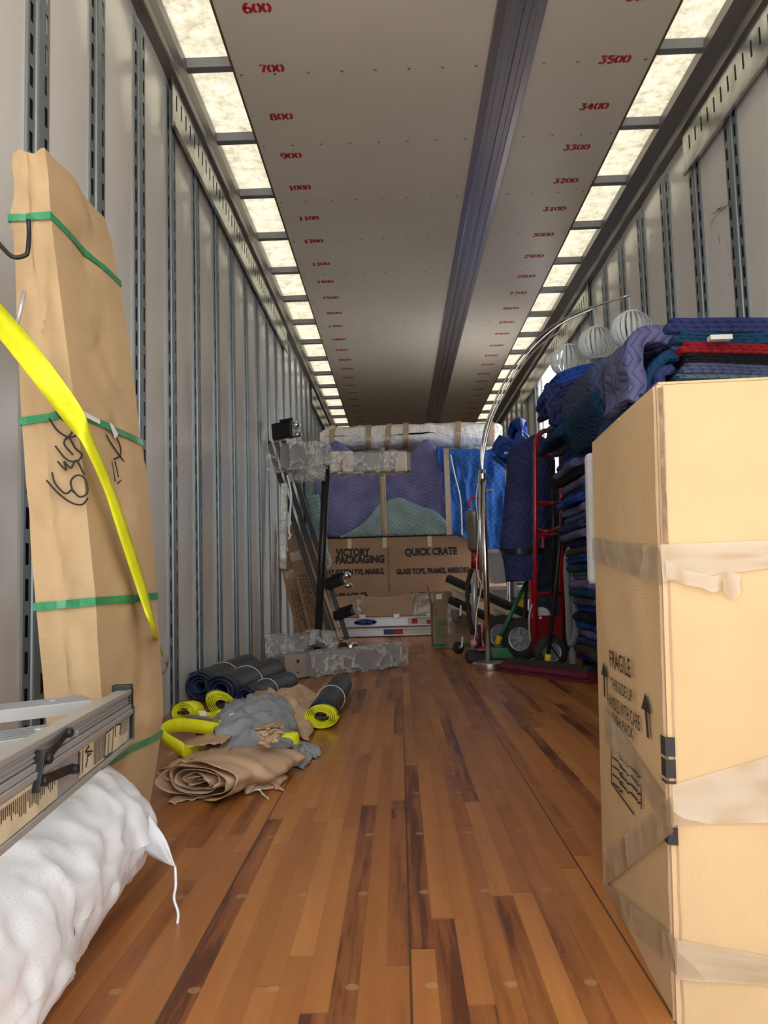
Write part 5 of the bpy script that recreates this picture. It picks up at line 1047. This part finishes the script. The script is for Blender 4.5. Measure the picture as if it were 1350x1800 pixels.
# blankets
QC={'navy':(.034,.044,.15),'purple':(.15,.155,.32),'royal blue':(.02,.075,.36),'dark teal':(.012,.055,.12),'black':(.010,.010,.013),'brownish grey':(.055,.045,.045),'pale teal':(.12,.19,.22),'red':(.28,.012,.018),'slate blue':(.08,.095,.19)}
BM={k:quilt_mat('blanket_'+k.replace(' ','_'),v,fr=15,zig=True) for k,v in QC.items()}
def blanket(col,x0,x1,y0,y1,z0,h,label,group,layers=3,seed=0,droop=0,zr=0,wav=.012,ws=1.0):
    "one moving blanket folded in a zigzag, fold ends showing to the aisle"
    t_=h/layers; path=[]; rr=random.Random(seed)
    for i in range(layers):
        z=z0+t_*(i+.5); xs=[lerp(x0,x1,j/12) for j in range(13)]
        if i%2==0: xs=xs[::-1]
        xo=rr.uniform(-.012,.012)
        for x in xs: path.append((x+xo*(1 if x<(x0+x1)/2 else 0),z))
        if i<layers-1:
            xe=xs[-1]; s=1 if xe>x0+.01 else -1
            for q in range(1,5): 
                a=-PI/2+PI*q/5; path.append((xe+xo*(1 if s<0 else 0)+s*math.cos(a)*t_*.5,z+t_*.5+math.sin(a)*t_*.5))
    n=len(path)-1; m=M(); ny=10
    def fn(u,v):
        x,z=path[int(round(u*n))]; y=lerp(y0,y1,v); k=(x-x0)/(x1-x0)
        dz=.02*nz((x*2.2,y*2,ws),1.2)*wav/.012; dx=.025*nz((z*3,y*3,seed),1.3)
        if k<.35: dz-=droop*(1-k/.35)**2
        if zr: dz+=zr*(k-.5)
        return Vector((x+dx*(1 if k<.5 else .3),y+.02*nz((x*3,z*5,seed),1.2),z+dz))
    m.grid(fn,n,ny); 
    return m.build('moving_blanket',BM[col],smooth=True,solid=t_*1.0,soff=0,label=label,cat='blanket',group=group)
seq=['slate blue','royal blue','navy','purple','black','purple','navy','royal blue','purple','slate blue','navy','purple','navy','brownish grey','royal blue','dark teal','pale teal','purple','dark teal','slate blue','royal blue','black','royal blue','purple','navy','brownish grey','royal blue','black','purple']
ords=['first','second','third','fourth','fifth','sixth','seventh','eighth','ninth','tenth','eleventh','twelfth','thirteenth','fourteenth','fifteenth','sixteenth','seventeenth','eighteenth','nineteenth','twentieth','twenty-first','twenty-second','twenty-third','twenty-fourth','twenty-fifth','twenty-sixth','twenty-seventh','twenty-eighth','twenty-ninth']
xB=lambda px,y,Y:P(px,y,Y).x
zcur=.0; hB=1.215/len(seq)
for i,c in enumerate(reversed(seq)):
    k=len(seq)-1-i; yy=(1203-(zcur/1.235)*430); x0=xB(lerp(1046,1000,min(1,zcur/1.0)),yy,3.95)+.03+.02*math.sin(i*1.7); 
    blanket(c,x0,1.42,3.78,4.32,zcur,hB,f'{c} folded blanket, {ords[k]} down in the aisle-side stack by the hand truck','stacked moving blankets by the hand truck',2,i+40,droop=.02,zr=.0,wav=.008); zcur+=hB
topB=[('dark teal',968,.07,.10,'dark teal blanket drooping from the far stack below the globe shades'),('black',985,.05,.03,'black folded blanket in the upper far stack with a white label'),('purple',990,.055,.02,'purple striped folded blanket just above the black one in the far stack'),('navy',967,.06,.09,'navy blanket overhanging the aisle on the far stack'),('royal blue',968,.06,.01,'bright royal blue blanket on top of the far stack under the globe shades')]
for i,(c,px,h,dr,lab) in enumerate(topB):
    ob=blanket(c,xB(px,700,3.95),1.42,3.72,4.3,zcur,h,lab,'stacked moving blankets by the hand truck',3,i+90,droop=.05,wav=.008); zcur+=h*1.02
    if c=='navy': NB=ob
# overhanging corner
t=M(); t.grid(lambda u,v:P(lerp(958,1010,u),lerp(676,690+(60 if u<.5 else 60+(u-.5)*70)*math.sin(PI*(.2+u*.7)),v),3.74)+Vector((0,.03*nz((u*4,v*4,1),2),0)),14,16); t.build('hanging_corner',BM['navy'],NB,smooth=True,solid=.03)
# near stack
h0=.0; zs=[]; 
nlay=['pale teal','purple','navy','navy','purple','slate blue','royal blue']*3
ztopA=P(1250,693,2.75).z-.01; hb=ztopA/len(nlay)
for i,c in enumerate(nlay): blanket(c,.86,1.46,2.5,3.15,i*hb,hb*.96,f'{c} folded blanket in near stack behind foreground carton, {ords[i]} up from floor','lower blankets of the near stack',3,i+200,wav=.004)
zc=ztopA+.002
A_=[('pale teal',.014,1152,0,'pale teal folded blanket just above the foreground carton edge'),('slate blue',.034,1160,0,'slate blue folded blanket resting on the pale teal one, near stack'),('black',.036,1160,.0,'black folded blanket below the red one on the near stack'),('red',.034,1168,0,'red folded blanket in the near stack behind the foreground carton'),('dark teal',.038,1150,.0,'teal blue folded blanket on top of the red one with white label'),('navy',.048,1150,0,'navy folded blanket topping the near stack by the right wall')]
for i,(c,h,px,dr,lab) in enumerate(A_):
    o=blanket(c,xB(px,640,2.75),1.47,2.52,3.15,zc,h*.97,lab,'blankets topping the near stack',3,i+300,zr=-.02,wav=.008); zc+=h
    if c=='dark teal': M().bb((P(1245,630,2.5).x,2.47,zc-.035),(P(1283,630,2.5).x,2.50,zc-.020)).build('care_label',mt['labelw'],o)
# draped fold bulging on the left of the near stack
def bulge(pl,Y,w,col,label,thick=.05,seed=0):
    pts=spline([P(*p,Y) for p in pl],6); m=M(); 
    m.grid(lambda u,v:pts[int(round(u*(len(pts)-1)))]+Vector((.01*nz((u*3,v*3,seed),2),w*v,.012*nz((u*3,v*4,seed+3),2))),len(pts)-1,10); return m.build('moving_blanket',BM[col],smooth=True,solid=thick,soff=0,label=label,cat='blanket',group='blankets draped at the near stack edge')
bulge([(1215,612),(1185,592),(1155,584),(1130,590),(1117,612),(1115,640),(1122,665),(1120,690),(1114,705)],2.56,.30,'purple','purple blanket bulging over the left edge of the near stack',.055,1)
bulge([(1195,625),(1168,625),(1150,650),(1140,675),(1125,705),(1112,735)],2.56,.45,'dark teal','teal blanket fold hanging inside the purple bulge',.03,2)
bulge([(1185,645),(1165,655),(1155,680),(1140,700),(1125,725)],2.53,.45,'navy','navy blanket fold hanging below the teal one',.03,3)
bulge([(1120,640),(1090,635),(1058,640),(1050,655),(1062,690),(1085,720),(1100,740)],3.12,.66,'slate blue','lavender grey striped blanket sagging between the two stacks',.05,4)
bulge([(1080,700),(1060,690),(1050,700),(1062,725),(1082,748)],3.12,.66,'dark teal','dark teal blanket fold sagging between the two stacks',.04,6)
